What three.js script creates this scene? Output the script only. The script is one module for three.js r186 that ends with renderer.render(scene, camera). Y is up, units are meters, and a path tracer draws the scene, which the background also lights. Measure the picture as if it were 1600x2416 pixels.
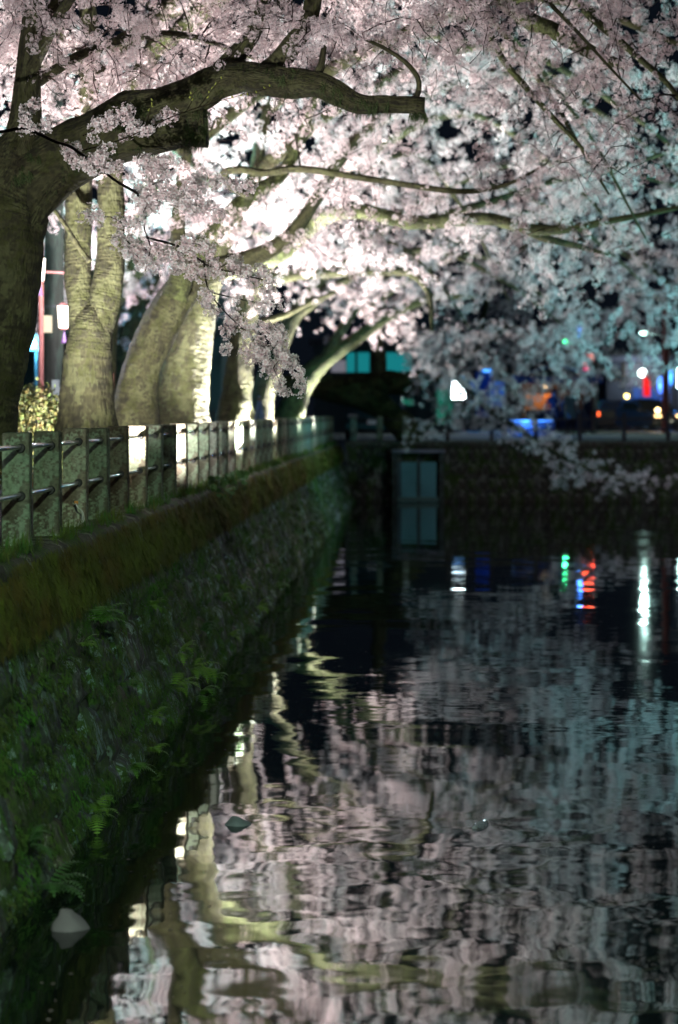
import * as THREE from 'three';
import { mergeGeometries, mergeVertices } from 'three/addons/utils/BufferGeometryUtils.js';
import { RoundedBoxGeometry } from 'three/addons/geometries/RoundedBoxGeometry.js';
import { MarchingCubes } from 'three/addons/objects/MarchingCubes.js';
import { ImprovedNoise } from 'three/addons/math/ImprovedNoise.js';

// ---------------------------------------------------------------- camera, sky, exposure
const scene = new THREE.Scene();
const F = 5500, VX = 1010, HY = 970, EYE = 2.42;            // lens in photo pixels, vanishing point, eye height above the water
const camera = new THREE.PerspectiveCamera(2 * Math.atan(1208 / F) * 180 / Math.PI, 1600 / 2416, 0.3, 900);
camera.position.set(0, EYE, 0);
camera.lookAt(0, EYE, -10);
camera.setViewOffset(1600, 2416, 800 - VX, 1208 - HY, 1600, 2416);
camera.focus = 15.8;
camera.userData.fStop = 2.0;
const renderer = new THREE.WebGLRenderer({ antialias: true });
renderer.toneMapping = THREE.LinearToneMapping;
renderer.toneMappingExposure = 1.3;
renderer.shadowMap.enabled = true;

{ // night sky, one even dark blue
  const w = 32, h = 16, d = new Float32Array(w * h * 4);
  for (let i = 0; i < w * h; i++) d.set([0.0022, 0.0034, 0.0058, 1], i * 4);
  const t = new THREE.DataTexture(d, w, h, THREE.RGBAFormat, THREE.FloatType);
  t.mapping = THREE.EquirectangularReflectionMapping; t.magFilter = THREE.LinearFilter; t.needsUpdate = true;
  scene.background = t; scene.environment = t;
}
const moon = new THREE.DirectionalLight(0xdfe8ff, 0.012);
moon.position.set(14, 30, 18); moon.castShadow = true; moon.shadow.radius = 2;
Object.assign(moon.shadow.camera, { left: -40, right: 40, top: 40, bottom: -40, near: 1, far: 160 });
scene.add(moon, moon.target); moon.target.position.set(0, 0, -30);

// ---------------------------------------------------------------- helpers
const V = (x, y, z) => new THREE.Vector3(x, y, z);
const at = (px, py, d) => V((px - VX) / F * d, EYE - (py - HY) / F * d, -d);   // a point of the place at depth d
let seed = 20240331;
function rng(s) { let a = s >>> 0; return () => { a = (a + 0x6D2B79F5) >>> 0; let t = Math.imul(a ^ (a >>> 15), 1 | a); t = (t + Math.imul(t ^ (t >>> 7), 61 | t)) ^ t; return ((t ^ (t >>> 14)) >>> 0) / 4294967296; }; }
const R = rng(seed);
const rr = (a, b, r = R) => a + (b - a) * r();
const lerp = (a, b, t) => a + (b - a) * t, clamp = (x, a, b) => Math.min(b, Math.max(a, x)), sstep = (a, b, x) => { const t = clamp((x - a) / (b - a), 0, 1); return t * t * (3 - 2 * t); };
const improved = new ImprovedNoise();
const N3 = (x, y, z) => improved.noise(x + 71.3, y + 13.7, z + 47.1);
const fbm = (x, y, z, o = 4) => { let s = 0, a = 0.5; for (let i = 0; i < o; i++) { s += a * N3(x, y, z); x *= 2.03; y *= 2.03; z *= 2.03; a *= 0.5; } return s; };
const used = {};
function numbered(n) { used[n] = (used[n] ?? -1) + 1; return used[n] ? `${n}_${String(used[n]).padStart(3, '0')}` : n; }
function tag(o, label, category, group, kind) { o.userData.label = label; if (category) o.userData.category = category; if (group) o.userData.group = group; if (kind) o.userData.kind = kind; return o; }
function shadows(m) { m.castShadow = true; m.receiveShadow = true; return m; }
function mesh(name, g, m, parent) { const o = shadows(new THREE.Mesh(g, m)); if (parent) { o.name = name; parent.add(o); } else { o.name = numbered(name); scene.add(o); } return o; }
function thing(name, label, category, p = V(0, 0, 0), turn = 0, group) { const o = new THREE.Group(); o.name = numbered(name); o.position.copy(p); o.rotation.y = turn; scene.add(o); return tag(o, label, category, group); }
function structure(name, g, m, label) { const o = mesh(name, g, m); o.userData.kind = 'structure'; o.userData.label = label; return o; }
function box(w, h, d, x = 0, y = 0, z = 0) { return new THREE.BoxGeometry(w, h, d).translate(x, y, z); }
function rbox(w, h, d, r, x = 0, y = 0, z = 0, s = 2) { return new RoundedBoxGeometry(w, h, d, s, r).translate(x, y, z); }
function cyl(r0, r1, h, x = 0, y = 0, z = 0, s = 12) { return new THREE.CylinderGeometry(r1, r0, h, s).translate(x, y + h / 2, z); }
function bar(a, b, r, s = 8) { const d = b.clone().sub(a), g = new THREE.CylinderGeometry(r, r, d.length(), s); g.applyQuaternion(new THREE.Quaternion().setFromUnitVectors(V(0, 1, 0), d.clone().normalize())); const m = a.clone().add(b).multiplyScalar(0.5); return g.translate(m.x, m.y, m.z); }
const std = (c, rough = 0.85, o = {}) => new THREE.MeshStandardMaterial({ color: new THREE.Color().setRGB(...c), roughness: rough, ...o });
const glow = (c, k) => new THREE.MeshStandardMaterial({ color: 0x111111, roughness: 0.6, emissive: new THREE.Color().setRGB(...c), emissiveIntensity: k });

// tileable noise textures
function tileNoise(n, seedN) {
  const r = rng(seedN), lat = new Map();
  const g = (p) => { if (!lat.has(p)) { const a = new Float32Array(p * p); for (let i = 0; i < a.length; i++) a[i] = r(); lat.set(p, a); } return lat.get(p); };
  return (u, v, px, py = px) => { const P = Math.max(px, py), a = g(P), x = ((u % 1) + 1) % 1 * px, y = ((v % 1) + 1) % 1 * py, i = Math.floor(x), j = Math.floor(y), fx = x - i, fy = y - j, s = fx * fx * (3 - 2 * fx), t = fy * fy * (3 - 2 * fy);
    const q = (k, l) => a[(l % py) * P + (k % px)]; return lerp(lerp(q(i, j), q(i + 1, j), s), lerp(q(i, j + 1), q(i + 1, j + 1), s), t); };
}
function texture(n, fn, { color = true, rep = 1 } = {}) {
  const d = new Uint8Array(n * n * 4);
  for (let j = 0; j < n; j++) for (let i = 0; i < n; i++) { const c = fn(i / n, j / n), k = (j * n + i) * 4; for (let q = 0; q < 3; q++) { const x = clamp(c[q] ?? c[0], 0, 1); d[k + q] = 255 * (color ? (x <= 0.0031308 ? x * 12.92 : 1.055 * Math.pow(x, 1 / 2.4) - 0.055) : x); } d[k + 3] = 255; }
  const t = new THREE.DataTexture(d, n, n, THREE.RGBAFormat); t.wrapS = t.wrapT = THREE.RepeatWrapping; t.magFilter = THREE.LinearFilter; t.minFilter = THREE.LinearMipmapLinearFilter; t.generateMipmaps = true;
  if (color) t.colorSpace = THREE.SRGBColorSpace; t.repeat.set(rep, rep); t.needsUpdate = true; return t;
}
const mixc = (a, b, t) => a.map((x, i) => lerp(x, b[i], t));
const tn = tileNoise(0, 5);
const oct = (u, v, p, o = 4) => { let s = 0, a = 0.5, t = 0; for (let i = 0; i < o; i++) { s += a * tn(u, v, p, p); t += a; p *= 2; a *= 0.55; } return s / t; };

// bark: grey brown, fine grain and cross lenticels, lichen crust and moss as patches with an outline
const barkH = (u, v) => 0.54 * oct(u, v, 12, 5) + 0.24 * tn(u + 0.06 * oct(u, v, 8, 3), v + 0.02 * oct(u, v, 10, 3), 9, 52) + 0.22 * tn(u, v, 60, 26);
const barkMap = texture(512, (u, v) => {
  const h = barkH(u, v), a = oct(u + 0.3, v, 8, 5), b = oct(u, v + 0.6, 6, 6), f = oct(u, v, 48, 2);
  let c = mixc([0.08, 0.068, 0.052], [0.27, 0.235, 0.18], sstep(0.25, 0.75, h));
  c = mixc(c, [0.4, 0.385, 0.3], 0.6 * sstep(0.46, 0.62, a + 0.3 * (f - 0.5)));
  c = mixc(c, [0.14, 0.14, 0.045], 0.75 * sstep(0.5, 0.66, b + 0.4 * (f - 0.5)));
  return c.map((x) => x * lerp(0.75, 1.2, f));
});
const barkBump = texture(512, (u, v) => [barkH(u, v)], { color: false });
const barkMat = (tint = [1, 1, 1]) => std(tint, 0.92, { map: barkMap, bumpMap: barkBump, bumpScale: 0.03 });
// fence concrete: weathered, lichen and algae in patches
const concMap = texture(512, (u, v) => {
  const a = oct(u, v, 4, 5), b = oct(u + 0.5, v + 0.2, 6, 5), g = oct(u, v, 64, 2), s = tn(u, v, 40, 5);
  let c = mixc([0.15, 0.133, 0.112], [0.27, 0.25, 0.215], sstep(0.3, 0.7, a * 0.6 + s * 0.4));
  c = mixc(c, [0.095, 0.15, 0.1], 0.6 * sstep(0.46, 0.64, b + 0.2 * (g - 0.5)));
  c = mixc(c, [0.36, 0.45, 0.37], 0.65 * sstep(0.5, 0.66, oct(u + 0.1, v + 0.77, 11, 5) + 0.35 * (g - 0.5)));
  return c.map((x) => x * lerp(0.55, 1.35, g));
});
const concBump = texture(512, (u, v) => [0.6 * oct(u, v, 48, 3) + 0.4 * oct(u, v, 9, 3)], { color: false });
// wall stone
const stoneMap = texture(512, (u, v) => {
  const a = oct(u, v, 5, 5), b = oct(u + 0.4, v + 0.1, 4, 6), g = oct(u, v, 56, 3), wu = u + 0.05 * (oct(u, v, 5, 4) - 0.5), wv = v + 0.3 * (oct(u + 0.4, v, 9, 4) - 0.5), s = 0.5 * tn(wu, wv, 34, 5) + 0.25 * tn(wu + 0.3, wv, 61, 11) + 0.25 * g;
  let c = mixc([0.045, 0.05, 0.045], [0.15, 0.165, 0.155], sstep(0.3, 0.7, 0.5 * a + 0.5 * s));
  c = mixc(c, [0.075, 0.05, 0.02], 0.5 * sstep(0.53, 0.62, 0.55 * oct(u + 0.8, v, 5, 5) + 0.45 * tn(u + 0.3, v, 28, 5)));
  c = mixc(c, [0.055, 0.13, 0.01], 0.9 * sstep(0.47, 0.57, b + 0.25 * (g - 0.5)));
  c = mixc(c, [0.32, 0.4, 0.38], 0.7 * sstep(0.6, 0.63, 0.6 * oct(u + 0.2, v + 0.5, 9, 5) + 0.4 * s + 0.1 * (g - 0.5)));
  return c.map((x) => x * lerp(0.5, 1.5, g));
});
const stoneBump = texture(512, (u, v) => [0.5 * oct(u, v, 30, 4) + 0.5 * oct(u, v, 7, 3)], { color: false });
const groundMap = texture(512, (u, v) => { const a = oct(u, v, 5, 5), g = oct(u, v, 80, 2); return mixc([0.05, 0.045, 0.03], [0.11, 0.1, 0.075], a).map((x) => x * lerp(0.6, 1.4, g)); });
const asphaltMap = texture(256, (u, v) => { const g = oct(u, v, 64, 2), a = oct(u, v, 4, 4); return [0.05, 0.052, 0.055].map((x) => x * lerp(0.6, 1.4, g) * lerp(0.8, 1.2, a)); });
const uvScale = (g, su, sv) => { const a = g.attributes.uv; for (let i = 0; i < a.count; i++) a.setXY(i, a.getX(i) * su, a.getY(i) * sv); return g; };
function worldUV(g, k = 1, off = 0) {                       // uv in metres from the face's main direction
  g = g.index ? g.toNonIndexed() : g; const p = g.attributes.position, n = g.attributes.normal, uv = new Float32Array(p.count * 2);
  for (let i = 0; i < p.count; i++) { const ax = Math.abs(n.getX(i)), ay = Math.abs(n.getY(i)), az = Math.abs(n.getZ(i)); const [u, v] = ax > ay && ax > az ? [p.getZ(i), p.getY(i)] : ay > az ? [p.getX(i), p.getZ(i)] : [p.getX(i), p.getY(i)]; uv[2 * i] = u * k + off; uv[2 * i + 1] = v * k + off * 1.7; }
  g.setAttribute('uv', new THREE.BufferAttribute(uv, 2)); return g;
}

// ---------------------------------------------------------------- water, banks, road
const SPILL = 1.575;                                         // bank level above the water
{
  const n = 1024, tile = 9, d = new Float32Array(n * n * 4), r = rng(91), waves = [];
  for (let i = 0; i < 84; i++) {
    const lam = Math.exp(lerp(Math.log(0.14), Math.log(1.8), r())), th = (r() - 0.5) * 2.5 + (r() < 0.5 ? Math.PI : 0), k = tile / lam;
    const kx = Math.round(Math.sin(th) * k), ky = Math.round(Math.cos(th) * k); if (!kx && !ky) continue;
    waves.push([kx, ky, r() * 6.283, Math.pow(lam, 0.45) * (0.5 + r())]);
  }
  let tot = 0; for (const w of waves) tot += w[3] * w[3] / 2; const k0 = 1 / Math.sqrt(tot);
  const tables = waves.map(([kx, ky, ph, a]) => { const l = Math.hypot(kx, ky); return { kx, ky, ph, sx: a * k0 * kx / l, sy: a * k0 * ky / l }; });
  const C = new Float32Array(n); for (let i = 0; i < n; i++) C[i] = Math.cos(i / n * 2 * Math.PI);
  const mod = (u, v) => lerp(0.35, 1.6, sstep(0.35, 0.65, oct(u, v, 3, 3)));
  for (let j = 0; j < n; j++) for (let i = 0; i < n; i++) {
    let sx = 0, sy = 0; for (const w of tables) { const q = C[(w.kx * i + w.ky * j + Math.round(w.ph * n / 6.283) + 64 * n * 1024) % n]; sx += w.sx * q; sy += w.sy * q; }
    const m = mod(i / n, j / n), k = (j * n + i) * 4; d[k] = -sx * m * 0.5 + 0.5; d[k + 1] = -sy * m * 0.5 + 0.5; d[k + 2] = 1; d[k + 3] = 1;
  }
  const t = new THREE.DataTexture(d, n, n, THREE.RGBAFormat, THREE.FloatType); t.wrapS = t.wrapT = THREE.RepeatWrapping; t.magFilter = THREE.LinearFilter; t.needsUpdate = true;
  const g = new THREE.PlaneGeometry(30, 82).rotateX(-Math.PI / 2).translate(12.5, 0, -21.5);
  const p = g.attributes.position, uv = g.attributes.uv; for (let i = 0; i < p.count; i++) uv.setXY(i, p.getX(i) / tile, -p.getZ(i) / tile);
  const m = new THREE.MeshPhysicalMaterial({ color: new THREE.Color().setRGB(0.006, 0.011, 0.009), roughness: 0.03, ior: 1.5, normalMap: t, normalScale: new THREE.Vector2(0.0029, 0.0029) });
  structure('water', g, m, 'dark still moat water with fine ripples mirroring the blossoms');
}
{
  const g = new THREE.PlaneGeometry(60, 90, 40, 60).rotateX(-Math.PI / 2).translate(-32.6, SPILL - 0.03, -25); const p = g.attributes.position;
  for (let i = 0; i < p.count; i++) p.setY(i, p.getY(i) + 0.025 * fbm(p.getX(i) * 0.5, 0, p.getZ(i) * 0.5));
  g.computeVertexNormals(); structure('bank_ground', worldUV(g, 0.5), std([1, 1, 1], 0.95, { map: groundMap }), 'bare earth bank behind the stone fence');
  const q = new THREE.PlaneGeometry(120, 26).rotateX(-Math.PI / 2).translate(20, SPILL - 0.02, -75.6); structure('far_pavement', worldUV(q, 0.4), std([0.22, 0.22, 0.24], 1, { map: groundMap }), 'dark pavement along the far end of the moat');
  const s = new THREE.PlaneGeometry(400, 300).rotateX(-Math.PI / 2).translate(20, SPILL - 0.12, -238.6); structure('road', worldUV(s, 0.4), std([1, 1, 1], 0.6, { map: asphaltMap }), 'dark asphalt road beyond the far bank');
  const k = rbox(120, 0.14, 0.3, 0.03, 20, SPILL - 0.05, -88.75); structure('kerb', k, std([0.1, 0.1, 0.1], 0.9), 'low kerb between far pavement and road');
}

// ---------------------------------------------------------------- moat wall
const wallAt = (z, t) => V(lerp(-1.93, -2.36, t), lerp(-0.2, 1.22, t), z);
const wallQ = new THREE.Quaternion().setFromRotationMatrix(new THREE.Matrix4().makeBasis(V(0, 0, -1), V(-0.43, 1.42, 0).normalize(), V(1.42, 0.43, 0).normalize()));
function stoneShape(r) {
  const nx = 7, ny = 5, g = new THREE.PlaneGeometry(1, 1, nx, ny), p = g.attributes.position, o = r() * 50, sk = rr(-0.12, 0.12, r), sk2 = rr(-0.1, 0.1, r);
  for (let i = 0; i < p.count; i++) {
    const u = p.getX(i) * 2, v = p.getY(i) * 2, e = Math.max(Math.abs(u), Math.abs(v)), edge = e > 0.99;
    const cu = u * (1 - 0.06 * v * v), cv = v * (1 - 0.08 * u * u);
    p.setXYZ(i, (cu / 2) * (1 + sk * v), (cv / 2) * (1 + sk2 * u), edge ? -0.05 : 0.03 * (1 - Math.pow(Math.abs(u), 6)) * (1 - Math.pow(Math.abs(v), 6)) + 0.06 * fbm(u * 1.3 + o, v * 1.3, o, 3));
  }
  g.computeVertexNormals(); return uvScale(g, 0.55, 0.4);
}
const stoneShapes = Array.from({ length: 10 }, (_, i) => stoneShape(rng(300 + i)));
const stoneMats = [[0.95, 1, 0.98], [0.75, 0.85, 0.85], [1.05, 0.95, 0.8], [0.6, 0.75, 0.65], [0.85, 1.05, 1.1]].map((t, i) => { const m = stoneMap.clone(); m.offset.set(i * 0.21, i * 0.37); m.needsUpdate = true; const b = stoneBump.clone(); b.offset.copy(m.offset); b.needsUpdate = true; return std(t, 0.88, { map: m, bumpMap: b, bumpScale: 0.03 }); });
const moatWall = thing('moat_wall', 'mossy sloping stone wall along the left side of the moat', 'wall');
{
  const r = rng(41), backing = new THREE.BufferGeometry();
  const a = wallAt(9, 0), b = wallAt(9, 1), c = wallAt(-62, 1), d = wallAt(-62, 0), o = -0.02;
  backing.setAttribute('position', new THREE.Float32BufferAttribute([a, d, c, a, c, b].flatMap((v) => [v.x + o, v.y, v.z]), 3)); backing.setAttribute('uv', new THREE.Float32BufferAttribute([0, 0, 70, 0, 70, 1.4, 0, 0, 70, 1.4, 0, 1.4], 2)); backing.computeVertexNormals();
  mesh('joint_bed', backing, std([0.5, 0.55, 0.45], 0.95, { map: stoneMap }), moatWall);
  const far = []; let n = 0;
  for (let row = 0; row < 4; row++) {
    let z = -7.5 - r() * 0.4;
    while (z > -62) {
      const w = rr(0.42, 0.85, r), t0 = row / 4, h = 1.484 / 4, p = wallAt(z - w / 2, t0 + 0.125 + rr(-0.045, 0.045, r)), s = Math.floor(r() * 10);
      const M = new THREE.Matrix4().compose(p, wallQ.clone().multiply(new THREE.Quaternion().setFromAxisAngle(V(0, 0, 1), rr(-0.12, 0.12, r))), V(w * rr(1, 1.15, r), h * rr(0.95, 1.35, r), rr(0.7, 1.3, r)));
      if (z > -48) { const o2 = mesh('stone', stoneShapes[s], stoneMats[Math.floor(r() * 5)], moatWall); M.decompose(o2.position, o2.quaternion, o2.scale); n++; } else far.push(stoneShapes[s].clone().applyMatrix4(M));
      z -= w;
    }
  }
  const f = mesh('stone', mergeGeometries(far), stoneMats[0], moatWall); f.userData.kind = 'stuff';
  // projecting block low on the near wall
  const blk = mesh('stone', uvScale(rbox(0.36, 0.3, 0.3, 0.05, 0, 0, 0, 3), 0.4, 0.4), stoneMats[3], moatWall); blk.position.set(-2.2, 0.36, -11.3); blk.rotation.set(0.02, 0.1, 0.28);
}
// coping under the fence: a rounded mossy lip
{
  const prof = [[-2.9, 1.5], [-2.9, 1.572], [-2.44, 1.575], [-2.37, 1.555], [-2.335, 1.5], [-2.315, 1.38], [-2.3, 1.22], [-2.33, 1.14], [-2.42, 1.12], [-2.9, 1.12]];
  const nz = 320, pos = [], uv = [], idx = [];
  for (let i = 0; i <= nz; i++) { const z = lerp(9, -62.4, i / nz); let l = 0; prof.forEach(([x, y], j) => { if (j) l += Math.hypot(x - prof[j - 1][0], y - prof[j - 1][1]); const k = j > 2 && j < 9 ? 1 : 0; pos.push(x + k * 0.07 * fbm(z * 1.6, y * 2, 3), y + k * 0.06 * fbm(z * 1.1, 9, y * 2), z); uv.push(-z * 0.8, l * 0.8); }); }
  const m = prof.length; for (let i = 0; i < nz; i++) for (let j = 0; j < m - 1; j++) { const a = i * m + j, b = a + m; idx.push(a, b, a + 1, b, b + 1, a + 1); }
  const g = new THREE.BufferGeometry(); g.setAttribute('position', new THREE.Float32BufferAttribute(pos, 3)); g.setAttribute('uv', new THREE.Float32BufferAttribute(uv, 2)); g.setIndex(idx); g.computeVertexNormals();
  mesh('coping', g, std([0.75, 0.68, 0.5], 0.95, { map: stoneMap, bumpMap: stoneBump, bumpScale: 0.03 }), moatWall);
}
// moss: hanging fibres on the lip, tufts on the stones
function strandTuft(r, n, len, w, spread) {
  const pos = [], nor = [];
  for (let i = 0; i < n; i++) {
    const x = rr(-spread, spread, r), y = rr(-0.02, 0.03, r), l = len * rr(0.5, 1.3, r), dx = rr(-0.25, 0.25, r) * l, out = rr(0.1, 0.5, r) * l, ww = w * rr(0.6, 1.3, r);
    const mx = x + dx * 0.4, my = y - l * 0.45, mz = out * 0.9, ex = x + dx, ey = y - l, ez = out * 0.75;
    const q = [[x - ww, y, 0], [mx - ww, my, mz], [mx + ww, my, mz], [x - ww, y, 0], [mx + ww, my, mz], [x + ww, y, 0], [mx - ww, my, mz], [ex, ey, ez], [mx + ww, my, mz]]; for (const v of q) pos.push(...v);
  }
  const g = new THREE.BufferGeometry(); g.setAttribute('position', new THREE.Float32BufferAttribute(pos, 3)); g.computeVertexNormals(); return g;
}
function scatter(name, g, m, list, parent, colors) {
  const o = new THREE.InstancedMesh(g, m, list.length); list.forEach((M, i) => o.setMatrixAt(i, M)); if (colors) colors.forEach((c, i) => o.setColorAt(i, c));
  o.castShadow = o.receiveShadow = true; o.userData.kind = 'stuff'; if (parent) { o.name = name; parent.add(o); } else { o.name = numbered(name); scene.add(o); } return o;
}
const leafMat = (c, tr = 0.25) => new THREE.MeshPhysicalMaterial({ color: new THREE.Color().setRGB(...c), roughness: 0.8, transmission: tr, thickness: 0, side: THREE.DoubleSide });
const mossMat = new THREE.MeshStandardMaterial({ color: 0xffffff, roughness: 0.95, side: THREE.DoubleSide });
{
  const r = rng(77), g = strandTuft(r, 16, 0.06, 0.0022, 0.05), g2 = strandTuft(r, 18, 0.024, 0.003, 0.045), M = new THREE.Matrix4();
  const lip = [], lc = [], face = [], fc = [];
  for (let i = 0; i < 15000; i++) {
    const z = -8.5 - Math.pow(r(), 1.8) * 54, k = r(), y = lerp(1.53, 1.13, k), x = lerp(-2.345, -2.27, Math.min(1, k * 1.6)) + 0.05 * fbm(z * 1.6, y * 2, 3);
    const q = new THREE.Quaternion().setFromEuler(new THREE.Euler(rr(-0.2, 0.2, r), Math.PI / 2 + rr(-0.5, 0.5, r), rr(-0.25, 0.25, r))), s = rr(0.6, 1.4, r);
    lip.push(M.clone().compose(V(x, y, z), q, V(s, s * rr(0.8, 1.4, r), s)));
    const d = fbm(z * 0.9, y * 3, 8, 3) + rr(-0.2, 0.2, r); lc.push(new THREE.Color().setRGB(...mixc(mixc([0.11, 0.13, 0.014], [0.13, 0.1, 0.016], sstep(-0.05, 0.3, d)), [0.14, 0.19, 0.02], sstep(0.05, 0.3, -d))));
  }
  for (let i = 0; i < 15000; i++) {
    const z = -8.5 - Math.pow(r(), 1.6) * 54, t = rr(0.1, 0.98, r), d = fbm(z * 0.8, t * 3.5, 2, 4); if (d + rr(-0.12, 0.12, r) < -0.09) continue;
    const p = wallAt(z, t), s = rr(0.6, 1.5, r), q = new THREE.Quaternion().setFromEuler(new THREE.Euler(rr(-0.3, 0.3, r), Math.PI / 2 + rr(-0.6, 0.6, r), rr(-0.4, 0.4, r)));
    p.x += rr(0.02, 0.06, r); face.push(M.clone().compose(p, q, V(s, s, s))); const e = rr(0, 1, r) * 0.5 + sstep(0.0, 0.3, d) * 0.5;
    fc.push(new THREE.Color().setRGB(...mixc([0.06, 0.085, 0.016], [0.05, 0.2, 0.014], e)));
  }
  scatter('moss', g, mossMat, lip, moatWall, lc); scatter('moss', g2, mossMat, face, moatWall, fc);
}
// ferns and small broadleaf weeds growing out of the joints
function frondGeometry(r, len) {
  const pos = [], P = (t) => [0, Math.sin(t * 1.7) * len * 0.45 - t * t * len * 0.35, t * len * 0.85]; const tri = (a, b, c) => pos.push(...a, ...b, ...c);
  const n = 11; for (let i = 1; i <= n; i++) { const t = i / (n + 0.5), a = P(t), b = P(t + 0.07), w = len * 0.3 * Math.sin(Math.PI * Math.min(1, 0.18 + t * 0.82)) ; for (const s of [-1, 1]) { const tip = [s * w, a[1] - 0.12 * w, a[2] + w * 0.35]; tri(a, tip, [b[0], b[1], b[2]]); } }
  for (let i = 0; i < 5; i++) { const a = P(i / 5), b = P((i + 1) / 5); tri([a[0] - 0.0015, a[1], a[2]], [a[0] + 0.0015, a[1], a[2]], b); }
  const g = new THREE.BufferGeometry(); g.setAttribute('position', new THREE.Float32BufferAttribute(pos, 3)); g.computeVertexNormals(); return g;
}
const fernMats = [leafMat([0.08, 0.24, 0.02]), leafMat([0.15, 0.32, 0.03]), leafMat([0.05, 0.15, 0.03])];
function fern(p, size, label, k, r, group) {
  const t = thing('fern', label, 'fern', p, 0, group), n = 6 + Math.floor(r() * 4);
  const g = frondGeometry(r, size * 1.35); for (let i = 0; i < n; i++) { const f = mesh('frond', g, fernMats[k], t); f.rotation.set(rr(-0.4, 0.7, r), Math.PI / 2 + rr(-1.5, 1.5, r), 0, 'YXZ'); f.scale.setScalar(rr(0.7, 1.15, r)); }
  return t;
}
{
  const r = rng(12), put = (px, py, s, k, label, group) => { // where that sight line meets the wall
    let best = null; for (let z = -9; z > -60; z -= 0.02) { const d = -z, x = (px - VX) / F * d, y = EYE - (py - HY) / F * d, t = (y + 0.2) / 1.42, wx = lerp(-1.93, -2.36, clamp(t, 0, 1)); if (x >= wx && best === null && d > 5) { } const e = Math.abs(x - wx); if (!best || e < best.e) best = { e, z, y }; }
    fern(V(lerp(-1.93, -2.36, (best.y + 0.2) / 1.42) + 0.1, best.y, best.z), s, label, k, r, group);
  };
  put(190, 1470, 0.2, 0, 'broad fern under the mossy lip near the left edge'); put(155, 1525, 0.13, 1, 'small bright fern below the broad fern on the wall'); put(395, 1540, 0.17, 1, 'bright green fern high in the lit patch of wall plants');
  put(430, 1575, 0.2, 1, 'large yellow green fern in the lit patch of wall plants'); put(380, 1620, 0.19, 1, 'bright fern at the left of the lit patch of wall plants'); put(440, 1640, 0.2, 0, 'arching green fern low in the lit patch of wall plants'); put(330, 1690, 0.12, 1, 'little pale green fern beneath the lit patch of wall plants');
  put(470, 1600, 0.15, 0, 'green fern at the right of the lit patch of wall plants'); put(325, 1775, 0.14, 1, 'small bright fern just above the waterline'); put(270, 1820, 0.15, 0, 'feathery fern touching the waterline of the moat wall'); put(185, 1920, 0.16, 1, 'feathery fern beside the projecting wall block');
  put(60, 2100, 0.2, 2, 'dark broad fern at the foot of the nearest wall'); put(110, 2110, 0.14, 2, 'small dark fern right at the waterline of the nearest wall'); put(20, 1990, 0.12, 2, 'dim fern on the wall at the left edge of view'); put(275, 1620, 0.1, 0, 'tiny fern on a pale stone of the wall');
  put(330, 1430, 0.11, 1, 'little fern hanging under the brown moss lip'); put(590, 1430, 0.15, 1, 'green fern far along the wall above the bright patch');
  for (const [px, py] of [[560, 1480], [610, 1340], [520, 1500], [545, 1390], [640, 1380], [600, 1270], [680, 1290], [500, 1420], [450, 1490], [480, 1360], [720, 1240]]) put(px, py, rr(0.1, 0.16, r), Math.floor(r() * 3), 'dim green fern on the receding part of the moat wall', 'ferns far along the wall');
}

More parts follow.
